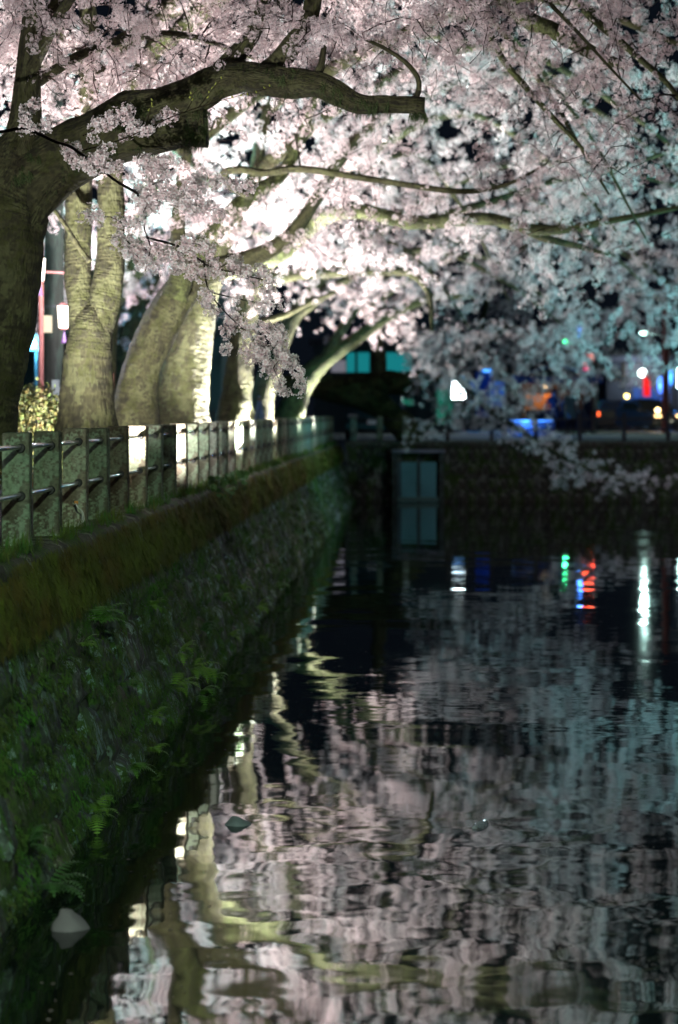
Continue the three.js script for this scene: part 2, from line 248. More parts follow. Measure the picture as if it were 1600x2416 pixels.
// ---------------------------------------------------------------- fence
const POSTX = -2.587, PW = 0.175, PH = 0.73, PT = 0.155, Z0 = 14.6 + PT / 2, STEP = 1.2;
{
  const fence = thing('stone_fence', 'low fence of square lichened concrete posts with two dark rails', 'fence');
  const shapes = Array.from({ length: 6 }, (_, i) => { const g = rbox(PW, PH, PT, 0.014, 0, PH / 2, 0, 2); const p = g.attributes.position; for (let j = 0; j < p.count; j++) { const x = p.getX(j), y = p.getY(j), z = p.getZ(j); p.setXYZ(j, x + 0.006 * N3(x * 9 + i * 7, y * 5, z * 9), y + 0.007 * N3(x * 11, z * 11 + i * 3, y), z + 0.006 * N3(z * 9, x * 9, y * 5 + i)); } return worldUV(g, 0.9, i * 0.173); });
  const mats = [[1, 1, 1], [0.72, 0.8, 0.68], [1.15, 1.05, 0.92], [0.62, 0.66, 0.55], [0.5, 0.42, 0.36], [1.1, 0.98, 0.82]].map((c) => new THREE.MeshPhysicalMaterial({ color: new THREE.Color().setRGB(...c), roughness: 1, specularIntensity: 0.15, map: concMap, bumpMap: concBump, bumpScale: 0.012 }));
  const railM = new THREE.MeshPhysicalMaterial({ color: new THREE.Color().setRGB(0.02, 0.018, 0.022), roughness: 0.3, clearcoat: 1, clearcoatRoughness: 0.16 }), sockM = std([0.03, 0.03, 0.03], 0.7);
  const railG = new THREE.CylinderGeometry(0.017, 0.017, STEP - PT + 0.02, 14).rotateX(Math.PI / 2), sockG = new THREE.CylinderGeometry(0.027, 0.03, 0.05, 14).rotateX(Math.PI / 2), r = rng(8);
  for (let i = -2; i < 40; i++) {
    const z = -(Z0 + STEP * i), k = ((i % 6) + 6) % 6, p = mesh('post', shapes[(k * 5 + i + 12) % 6], mats[i >= 0 && i < 5 ? [1, 3, 2, 3, 4][i] : i === 5 ? 5 : Math.floor(r() * 4)], fence);
    p.position.set(POSTX + rr(-0.006, 0.006, r), SPILL - 0.01, z); p.position.y += rr(-0.012, 0.006, r); p.rotation.set(rr(-0.01, 0.01, r), rr(-0.05, 0.05, r), rr(-0.014, 0.014, r));
    for (const y of [0.32, 0.62]) {
      if (i < 39) { const b = mesh('rail', railG, railM, fence); b.position.set(POSTX + 0.034, SPILL + y, z - STEP / 2); }
      const s = mesh('socket', sockG, sockM, p); s.position.set(0.034, y + 0.01, PT / 2 + 0.022);
    }
  }
  const f2 = thing('stone_fence', 'far stretch of concrete post fence turning the corner of the moat', 'fence');
  for (let i = 0; i < 3; i++) { const p = mesh('post', shapes[i], mats[i], f2); p.position.set(-2.0 + i * 0.7, SPILL - 0.02, -62.75); for (const y of [0.32, 0.62]) if (i < 2) { const b = mesh('rail', railG, railM, f2); b.rotation.y = Math.PI / 2; b.scale.z = 0.55; b.position.set(-1.65 + i * 0.7, SPILL + y, -62.75); } }
  // grass tufts along the foot of the posts
  const blade = (() => { const q = rng(5), g = strandTuft(q, 12, 0.09, 0.0026, 0.05); g.rotateX(Math.PI); return g; })(), M = new THREE.Matrix4(), list = [], cols = [];
  for (let i = 0; i < 1200; i++) { const z = -13 - Math.pow(r(), 1.2) * 48, dens = fbm(z * 0.7, 4, 1, 2); if (dens + rr(-0.15, 0.25, r) < 0) continue; const s = rr(0.4, 1.2, r); list.push(M.clone().compose(V(rr(-2.5, -2.38, r), SPILL - 0.012, z), new THREE.Quaternion().setFromEuler(new THREE.Euler(0, r() * 6, 0)), V(s, s, s))); cols.push(new THREE.Color().setRGB(rr(0.04, 0.1, r), rr(0.09, 0.17, r), 0.02)); }
  tag(scatter('grass', blade, mossMat, list, null, cols), 'short grass tufts along the foot of the fence', 'grass');
  // leafy weed clump spilling over the lip
  const wl = []; for (let i = 0; i < 220; i++) { const s = rr(0.5, 1.3, r), z = -27 - rr(-1.6, 2.6, r); wl.push(M.clone().compose(V(-2.38 + rr(-0.08, 0.1, r), SPILL + rr(-0.18, 0.1, r), z), new THREE.Quaternion().setFromEuler(new THREE.Euler(r() * 3, r() * 6, r() * 3)), V(s, s, s))); }
  const lf = new THREE.CircleGeometry(0.03, 6).scale(1, 1.5, 1); const w = thing('weed_clump', 'leafy green weeds spilling over the wall lip below the fence', 'weeds'); scatter('leaf', lf, leafMat([0.06, 0.17, 0.03]), wl, w);
  // loose wires at the foot of the third post
  const wt = thing('loose_wire', 'thin pale wires with an orange tie at a post foot', 'wire', V(-2.53, SPILL, -16.85));
  for (let i = 0; i < 3; i++) { const c = new THREE.CatmullRomCurve3([V(-0.02, 0.01, 0.02 * i), V(0.02 + 0.012 * i, 0.05, 0.03), V(0.035, 0.1 + 0.012 * i, 0.02), V(0.0, 0.15, 0.015 * i), V(-0.02, 0.19, 0)]); mesh('strand', new THREE.TubeGeometry(c, 20, 0.003, 5), std([0.6, 0.6, 0.55], 0.5), wt); }
  mesh('tie', rbox(0.03, 0.022, 0.02, 0.006, -0.012, 0.185, 0), std([0.7, 0.28, 0.05], 0.5), wt);
}

// ---------------------------------------------------------------- trees
function limb(pts, { seg = 12, step = 0.12, rough = 0.2, cut = false, flare = 0 } = {}) {
  // pts: [Vector3, radius]; a tapering, slightly lumpy tube
  const curve = new THREE.CatmullRomCurve3(pts.map((p) => p[0]), false, 'centripetal'), L = curve.getLength(), n = Math.max(3, Math.ceil(L / step)), pos = [], uv = [], idx = [], nodes = [];
  let nrm = null, prev = null; const T = V(), B = V(), acc = pts.map((p) => p[0]), cum = [0]; for (let i = 1; i < acc.length; i++) cum.push(cum[i - 1] + acc[i].distanceTo(acc[i - 1]));
  const rad = (t) => { const s = t * cum[cum.length - 1]; let k = 1; while (k < cum.length - 1 && cum[k] < s) k++; return lerp(pts[k - 1][1], pts[k][1], clamp((s - cum[k - 1]) / (cum[k] - cum[k - 1]), 0, 1)); };
  for (let i = 0; i <= n; i++) {
    const t = i / n, c = curve.getPoint(t); T.copy(curve.getTangent(t));
    if (!nrm) nrm = Math.abs(T.y) > 0.9 ? V(1, 0, 0) : V(0, 1, 0); nrm.sub(T.clone().multiplyScalar(nrm.dot(T))).normalize(); B.crossVectors(T, nrm);
    const r0 = rad(t) * (1 + flare * Math.exp(-t * L / 0.22)); nodes.push({ p: c.clone(), r: r0, d: T.clone() });
    for (let j = 0; j <= seg; j++) {
      const a = (j % seg) / seg * 2 * Math.PI, q = c.clone().addScaledVector(nrm, Math.cos(a)).addScaledVector(B, Math.sin(a)), k = 1 + rough * 1.7 * fbm(c.x * 0.9 + (q.x - c.x) * 0.8, c.y * 0.9 + (q.y - c.y) * 0.8, c.z * 0.9 + (q.z - c.z) * 0.8, 3) + rough * 0.5 * N3((q.x - c.x) * 3 + c.x * 5, (q.y - c.y) * 3 + c.y * 5, (q.z - c.z) * 3 + c.z * 5) + flare * 0.35 * Math.exp(-t * L / 0.3) * Math.cos(a * 5 + 1);
      pos.push(...c.clone().addScaledVector(nrm, Math.cos(a) * r0 * k).addScaledVector(B, Math.sin(a) * r0 * k).toArray()); uv.push(j / seg * Math.max(0.35, Math.round(2 * Math.PI * pts[0][1] * 2) / 2), t * L);
    }
    prev = c;
  }
  const w = seg + 1; for (let i = 0; i < n; i++) for (let j = 0; j < seg; j++) { const a = i * w + j, b = a + w; idx.push(a, b, a + 1, b, b + 1, a + 1); }
  const e = pos.length / 3, c = prev.clone().addScaledVector(T, cut ? -0.015 : rad(1) * 0.7); pos.push(c.x, c.y, c.z); uv.push(0.3, L); for (let j = 0; j < seg; j++) idx.push(n * w + j, e, n * w + j + 1);
  const g = new THREE.BufferGeometry(); g.setAttribute('position', new THREE.Float32BufferAttribute(pos, 3)); g.setAttribute('uv', new THREE.Float32BufferAttribute(uv, 2)); g.setIndex(idx); g.computeVertexNormals();
  const N = g.attributes.normal; for (let i = 0; i <= n; i++) { const a = i * w, b = a + seg, v = V(N.getX(a) + N.getX(b), N.getY(a) + N.getY(b), N.getZ(a) + N.getZ(b)).normalize(); N.setXYZ(a, v.x, v.y, v.z); N.setXYZ(b, v.x, v.y, v.z); }
  return { g, nodes };
}
const scr = (list, d0) => list.map(([px, py, r, d]) => [at(px, py, d ?? d0), r]);

// blossoms: a flower is five notched petals, a cluster a loose ball of flowers
function flower(r, R0, fine) {
  const pos = [], col = [], c0 = [0.64, 0.42, 0.43], c1 = [0.83, 0.79, 0.785], tip = rr(0.15, 0.5, r);
  const P = (a, rad, h) => [Math.cos(a) * rad, h, Math.sin(a) * rad], put = (v, c) => { pos.push(...v); col.push(...c); };
  for (let i = 0; i < 5; i++) {
    const a = i * 1.2566 + r() * 0.15, w = 0.52, h = R0 * tip, hm = R0 * tip * 0.35 + 0.002 * r();
    const b = P(a, 0.001, 0), l = P(a - w, R0 * 0.72, hm), m = P(a + w, R0 * 0.72, hm), t1 = P(a - 0.16, R0, h), t2 = P(a + 0.16, R0, h), n = P(a, R0 * 0.88, h * 0.9);
    if (fine) { put(b, c0); put(l, c1); put(n, c1); put(b, c0); put(n, c1); put(m, c1); put(l, c1); put(t1, c1); put(n, c1); put(n, c1); put(t2, c1); put(m, c1); }
    else { put(b, c0); put(l, c1); put(t1, c1); put(b, c0); put(t2, c1); put(m, c1); }
  }
  return { pos, col };
}
function cluster(s, n, rad, fine) {
  const r = rng(s), pos = [], col = [], q = new THREE.Quaternion(), v = V();
  for (let i = 0; i < n; i++) {
    const y = 1 - 2 * (i + 0.5) / n, a = i * 2.39996 + r(), d = V(Math.cos(a) * Math.sqrt(1 - y * y), y, Math.sin(a) * Math.sqrt(1 - y * y)), o = d.clone().multiplyScalar(rad * rr(0.5, 1.1, r));
    d.x += rr(-0.5, 0.5, r); d.y += rr(-0.5, 0.5, r); d.z += rr(-0.5, 0.5, r); q.setFromUnitVectors(V(0, 1, 0), d.normalize());
    const f = flower(r, rr(0.0155, 0.0195, r) * (fine ? 1.12 : 1), fine); for (let k = 0; k < f.pos.length; k += 3) { v.set(f.pos[k], f.pos[k + 1], f.pos[k + 2]).applyQuaternion(q).add(o); pos.push(v.x, v.y, v.z); } col.push(...f.col);
  }
  const g = new THREE.BufferGeometry(); g.setAttribute('position', new THREE.Float32BufferAttribute(pos, 3)); g.setAttribute('color', new THREE.Float32BufferAttribute(col, 3)); g.computeVertexNormals(); return g;
}
const petalMat = new THREE.MeshPhysicalMaterial({ color: 0xffffff, vertexColors: true, roughness: 0.9, transmission: 0.27, thickness: 0, side: THREE.DoubleSide });
const clusters = [0, 1, 2, 3].map((i) => cluster(500 + i, 15, 0.046, false)), nearClusters = [0, 1, 2, 3, 4].map((i) => cluster(700 + i, [13, 9, 16, 8, 11][i], [0.042, 0.036, 0.05, 0.034, 0.044][i], true));
const twigMat = std([0.1, 0.062, 0.05], 0.85);
function thinTube(path, r0, r1, out) { // path of points; a four-sided taper collected into arrays
  const n = path.length; let nrm = V(0.3, 1, 0.2); const base = out.pos.length / 3, T = V(), B = V();
  for (let i = 0; i < n; i++) {
    T.subVectors(path[Math.min(n - 1, i + 1)], path[Math.max(0, i - 1)]).normalize(); nrm.sub(T.clone().multiplyScalar(nrm.dot(T))).normalize(); B.crossVectors(T, nrm); const r = lerp(r0, r1, i / (n - 1));
    for (let j = 0; j < 4; j++) { const c = Math.cos(j * Math.PI / 2), s = Math.sin(j * Math.PI / 2), x = nrm.x * c + B.x * s, y = nrm.y * c + B.y * s, z = nrm.z * c + B.z * s; out.pos.push(path[i].x + x * r, path[i].y + y * r, path[i].z + z * r); out.nor.push(x, y, z); }
  }
  for (let i = 0; i < n - 1; i++) for (let j = 0; j < 4; j++) { const a = base + i * 4 + j, b = base + i * 4 + (j + 1) % 4; out.idx.push(a, a + 4, b, a + 4, b + 4, b); }
}
function tubesGeometry(out) { const g = new THREE.BufferGeometry(); g.setAttribute('position', new THREE.Float32BufferAttribute(out.pos, 3)); g.setAttribute('normal', new THREE.Float32BufferAttribute(out.nor, 3)); g.setIndex(out.idx); return g; }
let flowersTotal = 0;
function grow(tree, nodes, targets, r, { per = 11, gap = 0.07, size = 1, droop = 0.12 } = {}) {
  // join each target to the nearest wood by a curved twig, nearest first, then hang clusters along the twig
  const pts = nodes.map((n) => n.p), rad = nodes.map((n) => n.r);
  const near = (p) => { let b = -1, bd = 1e9; for (let i = 0; i < pts.length; i++) { const q = pts[i], dx = q.x - p.x, dy = q.y - p.y, dz = q.z - p.z, d = dx * dx + dy * dy + dz * dz; if (d < bd) { bd = d; b = i; } } return [b, Math.sqrt(bd)]; };
  const order = targets.map((p) => ({ p, d: near(p)[1] })).sort((a, b) => a.d - b.d), out = { pos: [], nor: [], idx: [] }, lists = clusters.map(() => []), cols = clusters.map(() => []), M = new THREE.Matrix4();
  for (const { p } of order) {
    const [k, d] = near(p), a = pts[k], len = Math.max(d, 0.15), mid = a.clone().lerp(p, 0.5).add(V(rr(-0.16, 0.16, r) * len, (0.16 + rr(-0.1, 0.1, r)) * len, rr(-0.16, 0.16, r) * len)), n = Math.max(3, Math.ceil(len / 0.16));
    const dir = p.clone().sub(mid).normalize(); dir.y -= droop + 0.2 * r(); const end = p.clone().addScaledVector(dir.normalize(), rr(0.12, 0.35, r));
    const c = new THREE.CatmullRomCurve3([a.clone(), mid, p.clone(), end]), path = c.getSpacedPoints(n + 2); for (let i = 1; i < path.length - 1; i++) path[i].add(V(rr(-1, 1, r), rr(-1, 1, r), rr(-1, 1, r)).multiplyScalar(0.018));
    const r0 = Math.min(rad[k] * 0.62, 0.006 + 0.008 * len); thinTube(path, Math.max(r0, 0.004), 0.0022, out);
    path.forEach((q, i) => { if (i > 1 && i < path.length - 1) { pts.push(q); rad.push(lerp(r0, 0.003, i / path.length)); } });
    const total = c.getLength(), used2 = Math.min(total, per * gap);
    for (let s = 0; s < used2; s += gap * rr(0.6, 1.4, r)) {
      const q = c.getPointAt(clamp(1 - s / total, 0, 1)), sz = size * rr(0.5, 1.3, r), v = Math.floor(r() * clusters.length); q.add(V(rr(-1, 1, r), rr(-1.1, 0.6, r), rr(-1, 1, r)).multiplyScalar(0.06));
      lists[v].push(M.clone().compose(q, new THREE.Quaternion().setFromEuler(new THREE.Euler(r() * 6.3, r() * 6.3, r() * 6.3)), V(sz, sz, sz)));
      const w = r(); cols[v].push(new THREE.Color().setRGB(lerp(0.92, 1.02, w), lerp(0.85, 1.02, w), lerp(0.86, 1.03, w))); flowersTotal++;
    }
  }
  const tw = mesh('twigs', tubesGeometry(out), twigMat, tree); tw.userData.kind = 'stuff';
  lists.forEach((l, i) => { if (l.length) scatter('crown', clusters[i], petalMat, l, tree, cols[i]); });
}
function cloudOf(nodes, count, r, { up = 1.1, down = 0.7, side = 1, keep = () => true, from = 0, clump = -0.02 } = {}) {
  const out = []; let tries = 0;
  while (out.length < count && tries++ < count * 60) {
    const n = nodes[Math.floor(lerp(from, 1, r()) * nodes.length * 0.9999)], a = r() * 6.283, m = Math.sqrt(r()) * side, p = n.p.clone().add(V(Math.cos(a) * m, rr(-down, up, r), Math.sin(a) * m)); if (keep(p) && fbm(p.x * 0.95 + 3, p.y * 1.2, p.z * 0.8, 2) > clump + 0.05 * r()) out.push(p);
  }
  return out;
}
const oldBark = barkMat([0.24, 0.265, 0.14]), mossyBark = barkMat([0.225, 0.295, 0.11]);          // cherry bark, and the same overgrown with moss
function tree(label, base, parts, bark, group) {
  const t = thing('cherry_tree', label, 'tree', V(0, 0, 0), 0, group); t.position.copy(base); const nodes = [], named = {};
  for (const [name, pts, opt = {}] of parts) { const { g, nodes: n } = limb(pts, opt); g.translate(-base.x, -base.y, -base.z); mesh(name, g, opt.mat ?? bark, t); if (!opt.bare) nodes.push(...n); named[opt.key ?? name] = n; }
  return { t, nodes, named };
}
// everything grown in place, then moved under the tree's own base
function growOn(tr, targets, r, opt) { const t = tr.t, b = t.position.clone(); t.position.set(0, 0, 0); const before = new Set(t.children); grow(t, tr.nodes, targets, r, opt); for (const c of t.children) if (!before.has(c)) c.position.sub(b); t.position.copy(b); }
// an upper limb of the crown: out over the water, rising and then arching over
const arch = (x0, y0, z0, x1, y1, z1, lift, r0) => [[V(x0, y0, z0), r0], [V(lerp(x0, x1, 0.22), y0 + lift * 0.62, lerp(z0, z1, 0.2)), r0 * 0.8], [V(lerp(x0, x1, 0.5), y0 + lift, lerp(z0, z1, 0.5)), r0 * 0.58], [V(lerp(x0, x1, 0.78), lerp(y0 + lift, y1, 0.42), lerp(z0, z1, 0.8)), r0 * 0.36], [V(x1, y1, z1), r0 * 0.14]];
const rT = rng(1234);

// --- the near tree whose dark limb crosses the top of the view
{
  const base = V(-3.42, SPILL - 0.05, -17), D = 17;
  const tr = tree('near cherry tree with dark mossy trunk and sawn limb reaching right', base, [
    ['trunk', scr([[-98, 1085, 0.37], [-74, 950, 0.36], [-52, 860, 0.355], [-34, 740, 0.355], [-18, 600, 0.36], [-6, 490, 0.37], [30, 400, 0.27], [58, 300, 0.13], [66, 180, 0.1], [76, 60, 0.085], [85, -80, 0.07]], D), { seg: 28, step: 0.06, rough: 0.2, flare: 0.06 }],
    ['limb', scr([[-10, 500, 0.3], [70, 425, 0.24], [170, 362, 0.2], [250, 322, 0.165, 16.8], [320, 272, 0.14, 16.7], [380, 256, 0.125, 16.6], [455, 226, 0.115, 16.5], [510, 192, 0.1, 16.45], [575, 178, 0.105, 16.4], [625, 186, 0.1, 16.3], [690, 192, 0.078, 16.3], [755, 199, 0.078, 16.2], [800, 222, 0.066, 16.2], [850, 246, 0.06, 16.2], [920, 247, 0.056, 16.2], [1002, 252, 0.055, 16.2]], D), { seg: 26, step: 0.045, rough: 0.3, cut: true, key: 'A' }],
    ['limb', scr([[60, 450, 0.2], [160, 395, 0.17], [260, 345, 0.14, 16.8], [370, 318, 0.13, 16.6], [440, 302, 0.145, 16.5], [487, 298, 0.15, 16.5]], D), { seg: 22, step: 0.05, rough: 0.15, cut: true, bare: true, key: 'stub' }],
    ['branch', scr([[600, 192, 0.09], [655, 150, 0.08], [692, 100, 0.074], [728, 55, 0.07], [745, -60, 0.06]], 16.4), { key: 'u1' }],
    ['branch', scr([[420, 235, 0.1], [500, 185, 0.075], [555, 130, 0.07], [600, 75, 0.062], [640, -60, 0.05]], 16.6), { key: 'u2' }],
    ['branch', scr([[740, 200, 0.04], [755, 165, 0.03], [765, 110, 0.02]], 16.2), { seg: 8, key: 'u3' }],
    ['branch', scr([[960, 248, 0.03], [984, 225, 0.022], [988, 190, 0.02], [960, 150, 0.017], [900, 110, 0.014], [840, 85, 0.009]], 16.2), { seg: 8, step: 0.05, key: 'u4' }],
    ['branch', arch(...at(560, 125, 16.6).toArray(), 0.6, 5.35, -15.6, 0.7, 0.05), { seg: 8, key: 'o1' }],
    ['branch', arch(...at(66, 180, 17).toArray(), -1.4, 5.5, -14.2, 0.6, 0.05), { seg: 8, key: 'o2' }],
    ['branch', arch(...at(76, 60, 17).toArray(), 1.7, 4.9, -18.6, 1.3, 0.06), { seg: 8, key: 'o3' }],
    ['branch', arch(...at(64, 210, 17).toArray(), -1.0, 5.2, -19.5, 0.6, 0.045), { seg: 8, key: 'o4' }],
  ], oldBark);
  const r = rng(21), up = [...tr.named.u1, ...tr.named.u2, ...tr.named.u3, ...tr.named.u4, ...tr.named.o1, ...tr.named.o2, ...tr.named.o3, ...tr.named.o4, ...tr.named.A.slice(-30)];
  const high = (p) => p.y > (p.z > -17 ? 5.0 : lerp(4.8, 4.5, sstep(-1.5, 0.2, p.x))) + 0.15 * N3(p.x * 1.3, 3, p.z) && p.y < 6.3 && p.z < -13.6;
  const list = cloudOf(up, 360, r, { up: 0.9, down: 0.55, side: 0.8, keep: high });
  // a curtain of sprays over the upper left corner
  for (let i = 0; i < 150; i++) { const p = V(rr(-3.5, -1.1, r), rr(4.75, 5.6, r), -rr(15.6, 18.4, r)); if (high(p) && fbm(p.x * 0.95 + 3, p.y * 1.2, p.z * 0.8, 2) > -0.05) list.push(p); }
  growOn(tr, list, r, { per: 9, gap: 0.06, size: 0.82 });
  // moss tufts on the limb
  const tuft = strandTuft(rng(3), 14, 0.06, 0.0018, 0.03), M = new THREE.Matrix4(), tl = [];
  for (const n of [...tr.named.A, ...tr.named.stub]) for (let i = 0; i < 16; i++) { if (fbm(n.p.x * 3, n.p.y * 3, 5, 2) + rr(-0.2, 0.2, r) < -0.03) continue; const a = rr(0, 6.28, r), s = rr(0.4, 1.1, r); tl.push(M.clone().compose(n.p.clone().add(V(0, Math.sin(a), Math.cos(a)).multiplyScalar(n.r * 0.95)).sub(base), new THREE.Quaternion().setFromEuler(new THREE.Euler(rr(-0.4, 0.4, r), a, rr(-0.4, 0.4, r))), V(s, s, s))); }
  for (let i = 0; i < 16; i++) { const p = at(rr(975, 1000, r), rr(262, 272, r), 16.2 + rr(-0.05, 0.05, r)).sub(base); tl.push(M.clone().compose(p, new THREE.Quaternion().setFromEuler(new THREE.Euler(0, r() * 6, 0)), V(1, 1, 1))); }
  scatter('moss', tuft, leafMat([0.05, 0.085, 0.016]), tl, tr.t, null);

  // the spray hanging in front, in focus: its twigs, and each flower cluster on its own
  const DB = 15.6, out = { pos: [], nor: [], idx: [] }, put = (pts, r0, r1, d = DB, into = out) => { const c = new THREE.CatmullRomCurve3(pts.map(([x, y], i) => at(x, y, d + 0.12 * Math.sin(i * 1.7 + pts[0][0])).sub(base))); thinTube(c.getSpacedPoints(Math.ceil(c.getLength() / 0.03)), r0, r1, into); return c; };
  const stems = [
    [[[-120, 330], [-40, 316], [10, 310], [58, 303], [96, 318], [132, 335], [165, 345], [192, 364], [222, 384], [262, 418], [296, 440], [325, 456]], 0.013, 0.009, 0],
    [[[325, 456], [330, 478], [343, 512], [341, 540], [354, 578], [350, 610], [343, 640]], 0.009, 0.004, 0], [[[345, 560], [430, 585], [490, 625], [560, 645], [655, 668]], 0.008, 0.003, 0.4],
    [[[480, 615], [495, 690], [540, 745], [600, 800], [645, 868], [662, 908]], 0.007, 0.002, 0.1], [[[190, 356], [290, 328], [420, 270], [520, 238], [635, 208]], 0.005, 0.0018, 0],
    [[[60, 306], [68, 280], [72, 250], [104, 238]], 0.005, 0.002, 0.7], [[[75, 300], [110, 298], [130, 290]], 0.003, 0.002, 0.6], [[[440, 263], [452, 240], [450, 222]], 0.003, 0.0015, 0], [[[470, 252], [490, 225], [520, 188]], 0.003, 0.0015, 0], [[[345, 298], [354, 265], [362, 235]], 0.003, 0.0015, 0],
    [[[196, 320], [235, 300], [300, 270], [312, 262]], 0.004, 0.002, 0.95], [[[290, 328], [312, 302], [352, 300]], 0.003, 0.002, 0.9], [[[385, 280], [405, 270], [430, 264]], 0.003, 0.002, 0.75], [[[165, 345], [170, 380], [230, 392], [300, 405]], 0.004, 0.002, 1], [[[210, 372], [245, 350], [262, 338]], 0.003, 0.002, 0.9],
    [[[320, 455], [355, 430], [330, 380], [345, 362]], 0.004, 0.002, 0.7], [[[350, 440], [390, 420], [370, 385], [420, 392]], 0.004, 0.002, 1], [[[330, 460], [400, 462], [460, 440], [520, 428], [590, 432]], 0.005, 0.002, 1], [[[400, 462], [440, 480], [500, 490], [525, 500]], 0.004, 0.002, 1], [[[445, 455], [455, 425], [480, 415]], 0.003, 0.002, 1],
    [[[338, 520], [300, 530], [260, 512], [200, 512]], 0.004, 0.002, 0.85], [[[338, 500], [360, 470], [385, 480]], 0.003, 0.002, 0.9], [[[352, 590], [320, 585], [285, 560], [250, 562]], 0.005, 0.002, 1], [[[350, 585], [380, 600], [420, 610], [418, 640]], 0.004, 0.002, 1], [[[300, 580], [330, 610], [360, 632]], 0.003, 0.002, 1],
    [[[430, 585], [460, 575], [495, 588]], 0.003, 0.002, 1], [[[440, 595], [455, 640], [480, 655]], 0.003, 0.002, 1], [[[520, 630], [560, 615], [590, 640], [630, 640]], 0.004, 0.002, 1], [[[545, 645], [590, 660], [650, 690]], 0.003, 0.002, 0.9], [[[495, 690], [500, 725], [520, 738]], 0.003, 0.002, 1], [[[498, 690], [540, 700], [600, 712], [668, 720]], 0.004, 0.0018, 0.5],
    [[[540, 745], [570, 775], [610, 772], [650, 795], [668, 778]], 0.004, 0.0018, 1], [[[600, 800], [590, 815], [604, 835]], 0.003, 0.002, 0.9], [[[645, 868], [660, 850], [690, 860], [706, 880]], 0.003, 0.0015, 0.9], [[[640, 850], [632, 878], [650, 888]], 0.003, 0.002, 1], [[[620, 820], [655, 815], [680, 840]], 0.003, 0.002, 1], [[[655, 895], [668, 920], [685, 912], [700, 918]], 0.0025, 0.0015, 0.55], [[[505, 800], [530, 770], [538, 820], [545, 825]], 0.002, 0.0012, 0.35],
  ];
  const spots = [], shoots = { pos: [], nor: [], idx: [] }; for (const [pts, r0, r1, dens] of stems) { const c = put(pts, r0, r1, DB, !dens && r0 < 0.006 ? shoots : out), L = c.getLength(); if (dens) for (let s = dens < 0.6 ? L * 0.45 : 0.0; s < L; s += 0.033 / dens) spots.push(c.getPointAt(Math.min(1, s / L))); }
  const hb = mesh('hanging_branch', tubesGeometry(out), twigMat, tr.t); tag(hb, 'thin drooping branch with separate flower clusters');
  const keepN = 300, stride = Math.max(1, spots.length / keepN); let k = 0;
  const tint = [petalMat, petalMat.clone()]; tint[1].color.setRGB(0.98, 0.91, 0.92);
  for (let i = 0; i < spots.length && k < keepN; i += stride, k++) { const p = spots[Math.floor(i)], o = mesh('blossom_cluster', nearClusters[Math.floor(r() * 5)], tint[r() < 0.65 ? 0 : 1], hb); o.position.copy(p).add(V(rr(-1, 1, r), rr(-0.9, 0.8, r), rr(-1, 1, r)).multiplyScalar(0.045)); o.rotation.set(r() * 6, r() * 6, r() * 6); o.scale.setScalar(rr(0.85, 1.25, r)); }
  const bud = new THREE.SphereGeometry(0.006, 5, 4).scale(1, 1.9, 1), bl = [], M2 = new THREE.Matrix4(); for (const [a, b, n] of [[[450, 222], [452, 245], 4], [[520, 188], [480, 240], 5], [[640, 206], [530, 236], 6], [[362, 235], [352, 272], 4]]) for (let i = 0; i < n; i++) { const t = i / n, p = at(lerp(a[0], b[0], t), lerp(a[1], b[1], t), DB).sub(base).add(V(rr(-0.012, 0.012, r), rr(-0.004, 0.014, r), rr(-0.01, 0.01, r))); bl.push(M2.clone().compose(p, new THREE.Quaternion().setFromEuler(new THREE.Euler(rr(-0.6, 0.6, r), 0, rr(-0.7, 0.7, r))), V(1, 1, 1))); }
  mesh('shoot', tubesGeometry(shoots), std([0.3, 0.22, 0.1], 0.8), hb);
  scatter('leaf_bud', bud, leafMat([0.3, 0.34, 0.05]), bl, hb);
}
